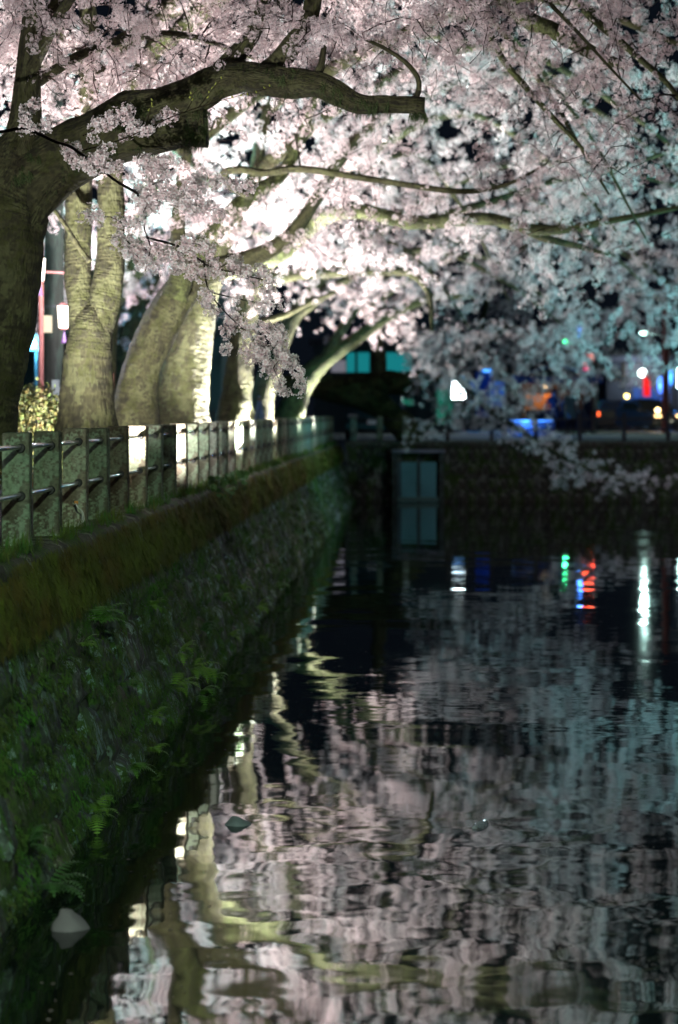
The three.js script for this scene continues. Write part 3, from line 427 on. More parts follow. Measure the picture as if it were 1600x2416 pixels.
// --- the row of trees behind the fence
const lowOver = (p) => { const lim = p.x < -2.2 ? 4.5 : p.x < -0.6 ? lerp(4.5, 3.7, (p.x + 2.2) / 1.6) : lerp(3.7, 3.0, clamp((p.x + 0.6) / 3, 0, 1)); return p.y > lim + 0.35 * N3(p.x * 0.8, 7, p.z * 0.5) && p.y < 10.5; };
function rowTree(label, base, parts, bark, r, count, opts = {}) {
  const tr = tree(label, base, parts, bark); const nodes = tr.nodes.filter((n) => n.p.y > 3.6 && n.r < 0.16);
  growOn(tr, cloudOf(nodes, count, r, { up: 1.0, down: 0.8, side: 1.0, keep: lowOver, ...opts }).concat(opts.extra ?? []), r, { per: 7, gap: 0.125, size: 1.3 }); return tr;
}
{
  const D = 22, b = at(207, 1012, D); b.y = SPILL - 0.05;
  rowTree('forked grey cherry tree with upright twin stems behind the fence', b, [
    ['trunk', scr([[207, 1035, 0.27], [205, 930, 0.222], [208, 830, 0.206], [213, 780, 0.185], [217, 740, 0.14], [219, 700, 0.05]], D), { seg: 24, step: 0.07, flare: 0.1, bare: true }],
    ['stem', scr([[207, 840, 0.13], [194, 740, 0.14], [185, 650, 0.132], [184, 560, 0.125], [188, 420, 0.12], [205, 260, 0.115], [215, 120, 0.1], [190, -80, 0.07]], D), { seg: 18, step: 0.07, key: 's1' }],
    ['stem', scr([[215, 840, 0.13], [238, 740, 0.155], [256, 660, 0.15], [262, 590, 0.145], [262, 480, 0.128], [268, 360, 0.12], [300, 240, 0.1], [360, 120, 0.09], [420, -40, 0.07]], D), { seg: 18, step: 0.07, key: 's2' }],
    ['branch', scr([[212, 618, 0.03], [190, 590, 0.026], [160, 540, 0.022], [128, 495, 0.018]], 21.5), { seg: 8, key: 'b0', bare: true }],
    ['branch', arch(-3.0, 5.8, -22, 2.4, 6.2, -19.5, 1.1, 0.1), { seg: 10, key: 'a1' }], ['branch', arch(-2.6, 6.2, -22, 1.9, 4.7, -24.5, 1.0, 0.09), { seg: 10, key: 'a2' }],
    ['branch', scr([[360, 120, 0.09, 22], [700, -120, 0.085, 21.5], [1000, -90, 0.08, 21], [1190, 0, 0.07, 20.5], [1250, 48, 0.062, 20.4], [1310, 74, 0.055, 20.3], [1400, 126, 0.045, 20.2], [1475, 156, 0.035, 20.2]], 22), { seg: 12, key: 'a3', mat: mossyBark }],
    ['branch', scr([[1000, -90, 0.06, 21], [1080, -60, 0.045, 21], [1125, 10, 0.034, 20.6], [1180, 130, 0.028, 20.4], [1240, 205, 0.024, 20.2], [1300, 272, 0.02, 20.2], [1365, 340, 0.014, 20.2], [1405, 392, 0.009, 20.2]], 21), { seg: 8, key: 'a4', mat: mossyBark }],
    ['branch', scr([[1190, 0, 0.05, 20.4], [1330, -20, 0.04, 20], [1400, 45, 0.034, 19.6], [1500, 130, 0.026, 19.3], [1590, 215, 0.018, 19], [1640, 300, 0.01, 19]], 20), { seg: 8, key: 'a5', mat: mossyBark }],
    ['branch', arch(-3.1, 5.6, -22, -5.4, 6.2, -20.5, 0.9, 0.08), { seg: 8, key: 'a6' }],
  ], oldBark, rng(31), 420, { keep: (p) => (p.x > 0.2 ? p.y > lerp(4.6, 3.7, sstep(0.9, 2.1, p.x)) + 0.3 * N3(p.x, 1, p.z) : p.y > 4.75 + 0.2 * N3(p.x, 1, p.z)) && p.y < 8, side: 0.85 });
}
{
  const D = 27, b = at(318, 1005, D); b.y = SPILL - 0.05;
  rowTree('leaning cherry tree with thick pale mossy trunk, third from the left', b, [
    ['trunk', scr([[312, 1040, 0.3], [322, 940, 0.245], [345, 850, 0.225], [380, 765, 0.22], [425, 690, 0.205], [475, 648, 0.165], [540, 625, 0.14], [610, 602, 0.12], [680, 560, 0.1], [740, 480, 0.085], [800, 380, 0.07], [900, 270, 0.05]], D), { seg: 22, step: 0.08, flare: 0.1, key: 'trunk' }],
    ['limb', scr([[410, 705, 0.16], [435, 640, 0.14], [475, 585, 0.125], [530, 520, 0.115], [590, 462, 0.105], [650, 425, 0.09], [700, 350, 0.08], [740, 240, 0.06], [800, 130, 0.045]], 26.6), { seg: 16, key: 'l1', mat: mossyBark }],
    ['branch', scr([[590, 460, 0.06, 26], [548, 440, 0.05, 25.5], [528, 408, 0.045, 25.2], [570, 400, 0.044, 25], [625, 408, 0.042, 24.8], [700, 398, 0.04, 24.6], [830, 416, 0.036, 24.4], [960, 436, 0.032, 24.2], [1060, 450, 0.028, 24.2], [1130, 450, 0.026, 24.2], [1210, 430, 0.02, 24.2], [1290, 386, 0.012, 24.2]], 25), { seg: 10, key: 'l2', mat: oldBark }],
    ['branch', scr([[430, 640, 0.1], [420, 540, 0.085], [430, 420, 0.07], [460, 300, 0.055], [480, 180, 0.04]], 27), { seg: 10, key: 'l3' }],
    ['branch', arch(-1.6, 6.0, -26.5, 3.6, 5.6, -24, 0.9, 0.09), { seg: 10, key: 'a1' }], ['branch', arch(-1.4, 6.2, -26.8, 2.6, 4.4, -27.5, 0.8, 0.08), { seg: 10, key: 'a2' }], ['branch', arch(-2.6, 5.6, -27, 0.6, 7.4, -28, 0.9, 0.08), { seg: 10, key: 'a3' }], ['branch', arch(-2.8, 5.4, -27, -5.2, 6.4, -26, 0.9, 0.08), { seg: 8, key: 'a4' }],
  ], oldBark, rng(32), 340);
}
{
  const D = 31, b = at(425, 1000, D); b.y = SPILL - 0.05;
  rowTree('stout cherry tree with brightly floodlit base and long arching limb', b, [
    ['trunk', scr([[418, 1040, 0.43], [424, 940, 0.36], [438, 850, 0.3], [460, 760, 0.24], [480, 695, 0.19], [512, 640, 0.15], [560, 612, 0.14]], D), { seg: 24, step: 0.08, flare: 0.1, key: 'trunk' }],
    ['limb', scr([[520, 635, 0.15], [600, 618, 0.15], [655, 598, 0.145], [700, 560, 0.14], [745, 525, 0.13], [800, 500, 0.12, 30.5], [870, 503, 0.11, 30.2], [960, 524, 0.1, 30], [1060, 522, 0.095, 29.7], [1150, 516, 0.09, 29.4], [1250, 540, 0.08, 29], [1340, 540, 0.065, 28.7], [1460, 518, 0.05, 28.4], [1610, 488, 0.03, 28]], D), { seg: 16, key: 'L2', mat: mossyBark }],
    ['branch', scr([[1190, 520, 0.06, 29.2], [1280, 560, 0.045, 29], [1360, 580, 0.035, 28.9], [1440, 602, 0.02, 28.8]], 29), { seg: 8, key: 'b1' }],
    ['limb', scr([[490, 680, 0.15], [520, 600, 0.12], [560, 500, 0.11], [600, 420, 0.1], [620, 300, 0.08], [660, 180, 0.06]], D), { seg: 12, key: 'l3' }],
    ['branch', scr([[980, 525, 0.05, 30], [1180, 470, 0.045, 30.2], [1330, 420, 0.04, 30.4], [1450, 400, 0.035, 30.2], [1600, 350, 0.02, 30]], 30), { seg: 8, key: 'b2' }],
    ['branch', arch(-2.3, 5.6, -31, 4.0, 5.0, -30, 1.6, 0.1), { seg: 10, key: 'a1' }], ['branch', arch(-2.2, 6.4, -31, 2.2, 6.8, -32, 1.1, 0.09), { seg: 10, key: 'a2' }], ['branch', arch(-2.8, 5.4, -31, -5.5, 6.6, -32, 0.9, 0.08), { seg: 8, key: 'a4' }],
  ], oldBark, rng(33), 430);
}
{
  const D = 38, b = at(560, 996, D); b.y = SPILL - 0.05;
  rowTree('slender upright cherry tree lit along its right side', b, [
    ['trunk', scr([[556, 1030, 0.32], [560, 930, 0.25], [568, 840, 0.225], [582, 750, 0.205], [602, 680, 0.18], [640, 610, 0.15], [690, 540, 0.12], [760, 440, 0.1], [820, 330, 0.07]], D), { seg: 20, step: 0.09, flare: 0.1, key: 'trunk' }],
    ['limb', scr([[610, 670, 0.11], [700, 650, 0.09], [800, 642, 0.08], [890, 640, 0.07], [970, 646, 0.06], [1010, 690, 0.05], [1020, 780, 0.03]], D), { seg: 10, key: 'l1', mat: oldBark }],
    ['branch', scr([[620, 760, 0.06], [670, 745, 0.05], [730, 715, 0.04], [790, 690, 0.03]], D), { seg: 8, key: 'l2', mat: oldBark }],
    ['branch', arch(-2.2, 5.6, -38, 3.4, 4.8, -37, 1.6, 0.1), { seg: 10, key: 'a1' }], ['branch', arch(-1.8, 6.4, -38, 4.6, 6.0, -39, 1.6, 0.1), { seg: 10, key: 'a2' }], ['branch', arch(-1.8, 5.8, -38, 1.4, 4.3, -40, 0.9, 0.08), { seg: 10, key: 'a3' }], ['branch', arch(-2.6, 5.6, -38, -5.5, 7, -38, 0.9, 0.08), { seg: 8, key: 'a4' }], ['branch', arch(-1.6, 6.4, -38, 0.8, 8.6, -38, 0.9, 0.08), { seg: 8, key: 'a5' }],
  ], oldBark, rng(34), 420);
}
{
  const D = 45, b = V(-3.3, SPILL - 0.05, -45);
  rowTree('shadowed cherry tree between the slender and the far leaning one', b, [
    ['trunk', [[V(-3.3, 1.5, -45), 0.3], [V(-3.2, 2.6, -45), 0.24], [V(-2.9, 3.6, -45), 0.2], [V(-2.4, 4.5, -45), 0.16], [V(-1.5, 5.6, -45), 0.12], [V(-0.6, 7.2, -45), 0.07]], { seg: 14, step: 0.12, flare: 0.1, key: 'trunk' }],
    ['branch', arch(-2.6, 4.2, -45, 2.6, 4.0, -44, 1.3, 0.1), { seg: 8, key: 'a1' }], ['branch', arch(-2.0, 5.0, -45, 4.6, 4.6, -46, 1.8, 0.1), { seg: 8, key: 'a2' }], ['branch', arch(-1.6, 5.4, -45, 5.6, 6.4, -44, 1.8, 0.1), { seg: 8, key: 'a3' }], ['branch', arch(-2.2, 4.8, -45, 0.8, 3.9, -43, 0.8, 0.08), { seg: 8, key: 'a4' }],
  ], oldBark, rng(35), 340, { extra: Array.from({ length: 120 }, () => V(rr(2.4, 5.2, rT), rr(2.95, 4.6, rT), -rr(37, 48, rT))).filter((p) => fbm(p.x, p.y, p.z * 0.7, 2) > -0.05) });
}
{
  const D = 51, b = V(-3.2, SPILL - 0.05, -51);
  rowTree('far cherry tree leaning right with a yellow lit underside', b, [
    ['trunk', scr([[668, 1020, 0.36], [690, 960, 0.32], [715, 905, 0.28], [755, 862, 0.24], [800, 828, 0.19], [845, 796, 0.15], [930, 740, 0.12], [1030, 700, 0.09], [1120, 700, 0.06]], D), { seg: 16, step: 0.12, key: 'trunk', mat: mossyBark }],
    ['limb', scr([[760, 860, 0.14], [800, 790, 0.12], [860, 700, 0.1], [960, 620, 0.08], [1080, 560, 0.05]], D), { seg: 10, key: 'l1' }],
    ['branch', arch(-1.4, 4.6, -51, 3.4, 3.9, -50, 1.2, 0.1), { seg: 8, key: 'a1' }], ['branch', arch(-1.2, 5.2, -51, 5.4, 5.2, -52, 1.6, 0.1), { seg: 8, key: 'a2' }], ['branch', arch(-0.8, 5.4, -51, 4.2, 7.6, -52, 1.0, 0.09), { seg: 8, key: 'a3' }],
  ], oldBark, rng(36), 380, { down: 0.9, keep: (p) => p.y > (p.x < -0.4 ? 3.85 : lerp(3.6, 3.0, clamp((p.x + 0.4) / 2, 0, 1))) + 0.3 * N3(p.x, 7, p.z * 0.5) });
}
{ // old tree at the far corner, its mossy trunk lying low, with sprays hanging over the water
  const D = 64.5, b = V(-0.7, SPILL - 0.05, -64.5);
  const tr = tree('old cherry tree at the far corner with low mossy sprawling trunk', b, [
    ['trunk', scr([[985, 1045, 0.42], [945, 1000, 0.38], [905, 962, 0.34], [860, 935, 0.36], [780, 915, 0.36], [700, 905, 0.3], [640, 915, 0.2]], D), { seg: 18, step: 0.12, rough: 0.2, bare: true, key: 'trunk', mat: mossyBark }],
    ['limb', scr([[820, 915, 0.34], [900, 905, 0.34], [980, 900, 0.28], [1050, 868, 0.2], [1120, 820, 0.14], [1200, 770, 0.1]], D), { seg: 16, step: 0.12, key: 'l1', mat: mossyBark }],
    ['limb', scr([[890, 915, 0.22], [896, 860, 0.2], [890, 800, 0.18], [900, 720, 0.14], [940, 600, 0.1]], D), { seg: 12, key: 'l2' }],
    ['branch', scr([[1040, 872, 0.12], [1090, 900, 0.09, 60], [1130, 950, 0.06, 56], [1220, 1010, 0.045, 53], [1330, 1080, 0.03, 51], [1450, 1130, 0.02, 50], [1570, 1155, 0.012, 50]], D), { seg: 8, key: 'low' }],
    ['branch', scr([[1130, 950, 0.04, 56], [1060, 985, 0.03, 54], [1000, 1010, 0.015, 53]], 56), { seg: 6, key: 'low2' }],
    ['branch', scr([[1200, 770, 0.09], [1300, 800, 0.07, 60], [1400, 860, 0.05, 56], [1480, 900, 0.03, 54]], D), { seg: 8, key: 'r1' }],
    ['branch', scr([[1120, 820, 0.09], [1180, 640, 0.07, 60], [1300, 560, 0.06, 56], [1480, 600, 0.04, 52], [1620, 700, 0.02, 50]], D), { seg: 8, key: 'r2' }],
  ], oldBark);
  const r = rng(37), n = tr.named, list = [...cloudOf(n.low.slice(18), 105, r, { clump: -9, up: 0.3, down: 0.3, side: 0.5, keep: (p) => p.y > 0.55 && p.y < 2.5 }), ...cloudOf(n.low.slice(0, 26), 40, r, { up: 0.9, down: 0.5, side: 0.6, keep: (p) => p.y > 1.6 }), ...cloudOf(n.low2, 34, r, { clump: -9, up: 0.2, down: 0.3, side: 0.4, keep: (p) => p.y > 1.2 }), ...cloudOf([...n.l1.slice(-30), ...n.r1, ...n.r2, ...n.l2.slice(-10)], 330, r, { up: 1.6, down: 0.8, side: 1.2, keep: (p) => p.y > 3.1 + 0.4 * N3(p.x, 2, p.z) })];
  for (let i = 0; i < 300; i++) { const x = rr(-0.5, 3.9, r), p = V(x, lerp(1.95, 4.4, Math.pow(r(), 0.7)), -rr(49, 60, r)); if (p.y > 2.1 + 0.45 * N3(x * 0.7, 5, p.z * 0.4) + 0.25 * Math.abs(x - 1)) list.push(p); }
  growOn(tr, list, r, { per: 8, gap: 0.12, size: 1.3 });
}
// --- trees of the second row, further back on the bank
for (const [x, z, s, n, label] of [[-7.2, -29, 41, 330, 'dim cherry tree of the back row behind the forked tree'], [-5.5, -38.5, 42, 330, 'dim cherry tree of the back row behind the leaning tree'], [-6.2, -47, 43, 280, 'farthest dim cherry tree of the back row on the bank']]) {
  const r = rng(s), b = V(x, SPILL - 0.05, z);
  const tr = tree(label, b, [
    ['trunk', [[V(x, 1.5, z), 0.3], [V(x + 0.1, 2.8, z), 0.24], [V(x + 0.2, 4.0, z), 0.22], [V(x + 0.7, 5.2, z + 0.2), 0.16], [V(x + 1.2, 6.8, z + 0.2), 0.1]], { seg: 14, step: 0.12, flare: 0.1, key: 'trunk' }],
    ['branch', arch(x + 0.2, 4.0, z, x + 3.6, 5.0, z + 2, 1.4, 0.1), { seg: 8, key: 'a' }], ['branch', arch(x + 0.2, 4.0, z, x + 3.0, 6.4, z - 1, 1.4, 0.1), { seg: 8, key: 'b' }], ['branch', arch(x + 0.2, 4.2, z, x - 2.5, 5.4, z + 1, 1.4, 0.1), { seg: 8, key: 'c' }], ['branch', arch(x + 0.4, 4.6, z, x + 1.5, 7.2, z + 3, 1.2, 0.1), { seg: 8, key: 'd' }],
  ], oldBark);
  growOn(tr, cloudOf(tr.nodes.filter((q) => q.p.y > 4), n, r, { up: 1.1, down: 1.2, side: 1.3, keep: (p) => p.y > 3.9 + 0.4 * N3(p.x, 1, p.z) }), r, { per: 11, gap: 0.085, size: 1.1 });
}
console.log('clusters', flowersTotal);

// ---------------------------------------------------------------- floodlights standing between the fence posts
const warmWhite = [1, 0.95, 0.92];
function floodlight(z, I, label, c = warmWhite, x = -2.85, aim = [0.14, 1, -0.05], angle = 1.2) {
  const t = thing('floodlight', label, 'floodlight', V(x, SPILL - 0.012, z), 0, Math.abs(x + 2.92) < 0.26 ? 'floodlights along the fence' : undefined);
  const dark = std([0.02, 0.02, 0.022], 0.5), d = V(...aim).normalize(), q = new THREE.Quaternion().setFromUnitVectors(V(0, 0, 1), d);
  mesh('bracket', mergeGeometries([box(0.1, 0.012, 0.08, 0, 0.006, 0), box(0.01, 0.07, 0.03, -0.052, 0.035, 0), box(0.01, 0.07, 0.03, 0.052, 0.035, 0)]), dark, t);
  const h = mesh('housing', rbox(0.094, 0.07, 0.05, 0.012), dark, t); h.quaternion.copy(q); h.position.set(0, 0.07, 0);
  const l = mesh('lens', box(0.08, 0.056, 0.006), glow(c, 6), t); l.quaternion.copy(q); l.position.set(0, 0.07, 0).addScaledVector(d, 0.029);
  const s = new THREE.SpotLight(new THREE.Color().setRGB(...c), I, 0, angle, 0.85, 2); s.name = 'floodlight_beam'; s.position.set(0, 0.07, 0).addScaledVector(d, 0.045); s.target.position.copy(s.position).addScaledVector(d, 2); s.castShadow = true; s.shadow.radius = 1.6; s.shadow.mapSize.set(512, 512);
  t.add(s, s.target);
}
for (const [i, I, label] of [[5, 260, 'floodlight hidden behind the fifth post, nearest of the fence lights'], [8, 170, 'floodlight at the fence beside the leaning tree'], [11, 200, 'floodlight at the fence between the leaning and the stout tree'], [14, 440, 'strongest floodlight, at the foot of the stout tree'], [16, 420, 'floodlight just beyond the stout tree'], [20, 400, 'floodlight at the fence beyond the slender tree'], [26, 260, 'farther floodlight beside the shadowed tree'], [31, 300, 'farthest floodlight beneath the far leaning tree']]) floodlight(-(Z0 + STEP * i) + (i === 14 ? 0.55 : i === 11 ? -1.3 : 1.02), I, label, warmWhite, i === 14 ? -2.72 : i < 9 ? -3.16 : -2.85, i === 8 ? [-0.1, 1, -0.6] : i === 5 ? [0.08, 1, -0.22] : [0.14, 1, -0.05]);
floodlight(-9.6, 125, 'floodlight on the bank before the near tree, out of view', [1, 0.97, 0.96], -2.75, [0.42, 1, -0.75], 0.95);
floodlight(-24, 380, 'teal floodlight added on the right bank to tint the branches, out of view', [0.25, 1, 0.97], 9.5, [-0.62, 0.72, -0.6], 0.75);  // unseen lamp added as teal fill; its cone keeps off the wall
floodlight(-38, 420, 'second teal floodlight added on the right bank, out of view', [0.25, 0.95, 1], 10.5, [-0.72, 0.52, -0.7], 0.7);  // another unseen lamp added as teal fill for the canopy
floodlight(-32, 800, 'floodlight on the bank lighting the back row of trees', [0.3, 1, 0.95], -5.4, [0, 1, -0.1], 1.2);
floodlight(-40, 200, 'second floodlight on the bank lighting the back row', [1, 0.85, 0.9], -5.6, [0, 1, -0.1], 1.2);

// ---------------------------------------------------------------- street lamps
const metalDark = std([0.05, 0.055, 0.06], 0.5, { metalness: 0.4 });
function streetLamp(label, p, h, c, I, soft = 4, glowK = 14, arm = 0.8, turn = 0, size = 0.16, spotCone) {
  const t = thing('street_lamp', label, 'street lamp', p, turn);
  mesh('pole', mergeGeometries([cyl(0.07, 0.045, h), cyl(0.12, 0.11, 0.25)]), metalDark, t);
  mesh('arm', bar(V(0, h - 0.05, 0), V(arm, h + 0.12, 0), 0.03), metalDark, t);
  mesh('lamp_head', rbox(0.5, 0.1, 0.2, 0.04, arm + 0.2, h + 0.17, 0), metalDark, t);
  mesh('lens', new THREE.SphereGeometry(size, 14, 10).scale(1.2, 0.6, 0.8).translate(arm + 0.2, h + 0.1, 0), glow(c, glowK), t);
  const col = new THREE.Color().setRGB(...c), l = spotCone ? new THREE.SpotLight(col, I, 0, spotCone[1], 0.55, 2) : new THREE.PointLight(col, I, 0, 2); l.name = 'street_light'; l.position.set(arm + 0.2, h + 0.1 - (spotCone ? size * 0.75 : size * 0.3), 0); l.castShadow = true; l.shadow.radius = soft; t.add(l); if (spotCone) { l.target.position.copy(spotCone[0]).sub(p); t.add(l.target); }
}
const teal = [0.45, 1, 0.92], cool = [0.62, 0.85, 1];
streetLamp('greenish white street lamp over the road at the upper right', at(1570, 1012, 100).setY(SPILL - 0.12), 5.9 - SPILL - 0.1, [0.6, 1, 0.9], 160, 4, 6, 0.7, Math.PI);
streetLamp('greenish white spot lamp added on the bridge behind the viewer, out of view', V(2.2, 1.2, 5), 5.2, [0.74, 1, 0.72], 560, 6, 6, -0.8, 0, 0.16, [V(-2.5, 0.2, -12), 0.3]);  // unseen lamp added for posts and wall; its cone misses the near limb

streetLamp('bluish street lamp behind the bridge rail, out of view', V(-1.2, 1.2, 7), 5.5, [0.45, 0.5, 1], 40, 6, 8, 0.6);
streetLamp('pale violet street lamp on the right bank near the far corner, out of view', V(13.5, SPILL, -45), 5.5, [0.8, 0.84, 1], 160, 8, 6, -0.9);
streetLamp('warm street lamp on the bank beside the bridge, out of view', V(-4.6, SPILL, -2.5), 4.4, [1, 0.88, 0.74], 16, 6, 6, 0.7);

// ---------------------------------------------------------------- far end of the moat
const farStone = std([0.55, 0.45, 0.36], 0.9, { map: stoneMap, bumpMap: stoneBump, bumpScale: 0.03 });
{ // end wall of stones
  const w = thing('moat_end_wall', 'dark brown stone wall closing the far end of the moat', 'wall', V(0, 0, -62)), r = rng(61);
  mesh('joint_bed', worldUV(box(27, 1.76, 0.5, 11.3, 0.68, -0.27), 0.7), std([0.5, 0.42, 0.36], 0.95, { map: stoneMap }), w);
  for (let row = 0; row < 4; row++) { let x = -1.95; while (x < 7.6) { const ww = rr(0.35, 0.75, r), y = 0.2 + row * 0.39; if (x + ww < -0.92 || x > 0.42) { const s = mesh('stone', stoneShapes[Math.floor(r() * 10)], farStone, w); s.position.set(x + ww / 2, y - 0.1, -0.02); s.scale.set(ww * 0.97, 0.38, 1); } x += ww; } }
  mesh('coping', worldUV(rbox(27, 0.12, 0.5, 0.03, 11.3, SPILL - 0.02, -0.24), 0.7), std([0.4, 0.37, 0.33], 0.95, { map: concMap }), w);
  const g = thing('sluice_gate', 'sluice gate with teal lamplight coloured into two tall panels in the end wall', 'gate', V(-0.26, 0, -61.78)), m1 = std([0.16, 0.2, 0.2], 0.7, { map: concMap }), m2 = std([0.09, 0.28, 0.3], 0.7), m3 = std([0.25, 0.24, 0.3], 0.6);  // teal of the panels stands for teal lamplight, put into their colour
  mesh('post', worldUV(box(0.13, 1.62, 0.22, -0.62, 0.5, 0)), m1, g); mesh('post', worldUV(box(0.13, 1.62, 0.22, 0.62, 0.5, 0)), m1, g);
  mesh('panel', box(0.42, 1.3, 0.06, -0.24, 0.42, 0.02), m2, g); mesh('panel', box(0.42, 1.3, 0.06, 0.27, 0.42, 0.02), m2, g);
  mesh('mullion', box(0.08, 1.4, 0.1, 0.015, 0.44, 0.035), std([0.05, 0.08, 0.08], 0.7), g); mesh('side_strip', box(0.09, 1.3, 0.05, -0.505, 0.42, 0.02), std([0.05, 0.09, 0.1], 0.7), g);
  mesh('sill', box(1.1, 0.12, 0.12, 0, 0.08, 0.06), std([0.08, 0.16, 0.14], 0.7), g); mesh('top_beam', rbox(1.42, 0.09, 0.3, 0.02, 0, 1.36, 0.04), m3, g);
}
{ // low dark posts and a rail along the far bank
  const f = thing('bank_railing', 'dark post and rail barrier along the far bank', 'railing', V(0, SPILL, -66)), m = std([0.04, 0.04, 0.045], 0.7);
  for (let i = 0; i < 6; i++) mesh('post', rbox(0.12, 0.8, 0.12, 0.02, 0.55 + i * 1.25, 0.4, 0), m, f); mesh('rail', box(7.2, 0.06, 0.05, 3.5, 0.62, 0.03), m, f); mesh('rail', box(7.2, 0.06, 0.05, 3.5, 0.32, 0.03), m, f);
}
// cars
function car(label, p, turn, body, opt = {}) {
  const t = thing('parked_car', label, 'car', p, turn); const paint = new THREE.MeshPhysicalMaterial({ color: new THREE.Color().setRGB(...body), roughness: 0.35, clearcoat: 0.6 }), glassM = new THREE.MeshPhysicalMaterial({ color: new THREE.Color().setRGB(...(opt.glass ?? [0.015, 0.02, 0.025])), roughness: 0.08, clearcoat: 1 }), black = std([0.015, 0.015, 0.016], 0.7);
  const S = new THREE.Shape(); [[-1.9, 0.35], [-1.92, 0.62], [-1.82, 0.82], [-1.0, 0.93], [-0.35, 1.42], [0.2, 1.5], [1.15, 1.46], [1.72, 1.02], [1.9, 0.92], [1.94, 0.5], [1.9, 0.3], [1.5, 0.27], [-1.5, 0.27]].forEach(([x, y], i) => i ? S.lineTo(x, y) : S.moveTo(x, y)); S.closePath();
  const g = new THREE.ExtrudeGeometry(S, { depth: 1.5, bevelEnabled: true, bevelThickness: 0.09, bevelSize: 0.07, bevelSegments: 3 }).translate(0, 0, -0.75).rotateY(Math.PI / 2); mesh('body', g, paint, t); // front looks along +z after the turn
  const quad = (a, b, c, d) => { const q = new THREE.BufferGeometry(); q.setAttribute('position', new THREE.Float32BufferAttribute([...a, ...b, ...c, ...a, ...c, ...d], 3)); q.computeVertexNormals(); return q; };
  mesh('windscreen', quad([-0.68, 0.99, 1.03], [0.68, 0.99, 1.03], [0.6, 1.43, 0.43], [-0.6, 1.43, 0.43]), glassM, t); mesh('rear_window', quad([-0.62, 1.42, -1.32], [0.62, 1.42, -1.32], [0.66, 1.08, -1.77], [-0.66, 1.08, -1.77]), glassM, t);
  for (const s of [-1, 1]) { mesh('side_window', quad([s * 0.845, 1.0, 0.8], [s * 0.845, 1.36, 0.3], [s * 0.845, 1.4, -1.0], [s * 0.845, 1.03, -1.45]), glassM, t);
    mesh('mirror', rbox(0.16, 0.12, 0.1, 0.03, s * 0.93, 1.02, 0.75), paint, t);
    for (const z of [1.2, -1.2]) { const wh = new THREE.Group(); wh.name = 'wheel'; wh.position.set(s * 0.76, 0.31, z); t.add(wh); mesh('tyre', new THREE.TorusGeometry(0.24, 0.075, 8, 20).rotateY(Math.PI / 2), black, wh); mesh('rim', new THREE.CylinderGeometry(0.19, 0.19, 0.1, 14).rotateZ(Math.PI / 2), std([0.3, 0.3, 0.32], 0.4, { metalness: 0.7 }), wh); }
    mesh('headlight', rbox(0.34, 0.14, 0.08, 0.03, s * 0.58, 0.72, 1.93), opt.head ?? std([0.3, 0.32, 0.34], 0.2), t); mesh('tail_light', rbox(0.2, 0.26, 0.06, 0.03, s * 0.68, 0.8, -1.96), opt.tail ?? std([0.2, 0.01, 0.01], 0.3), t); }
  mesh('bumper', rbox(1.62, 0.16, 0.08, 0.03, 0, 0.42, 2.0), opt.bumper ?? paint, t); mesh('licence_plate', box(0.33, 0.165, 0.015, 0, 0.56, 2.035), opt.plate ?? std([0.85, 0.83, 0.86], 0.6), t);
  return t;
}
car('dark parked car facing the moat with a white number plate', V(-1.62, SPILL - 0.02, -70.5), 0, [0.012, 0.05, 0.06], { glass: [0.02, 0.12, 0.3], bumper: std([0.02, 0.14, 0.15], 0.4) });  // blue glass colour stands for a reflection in the windscreen
car('black car by the roadside beside the red utility pole', at(1532, 1005, 112).setY(SPILL - 0.12), 0.4, [0.012, 0.012, 0.014], { head: glow([1, 0.62, 0.25], 5) });
car('dark car with an orange lamp in front of the lit shop', at(1462, 1005, 120).setY(SPILL - 0.12), Math.PI - 0.3, [0.012, 0.012, 0.016], { tail: glow([1, 0.12, 0.03], 3) });

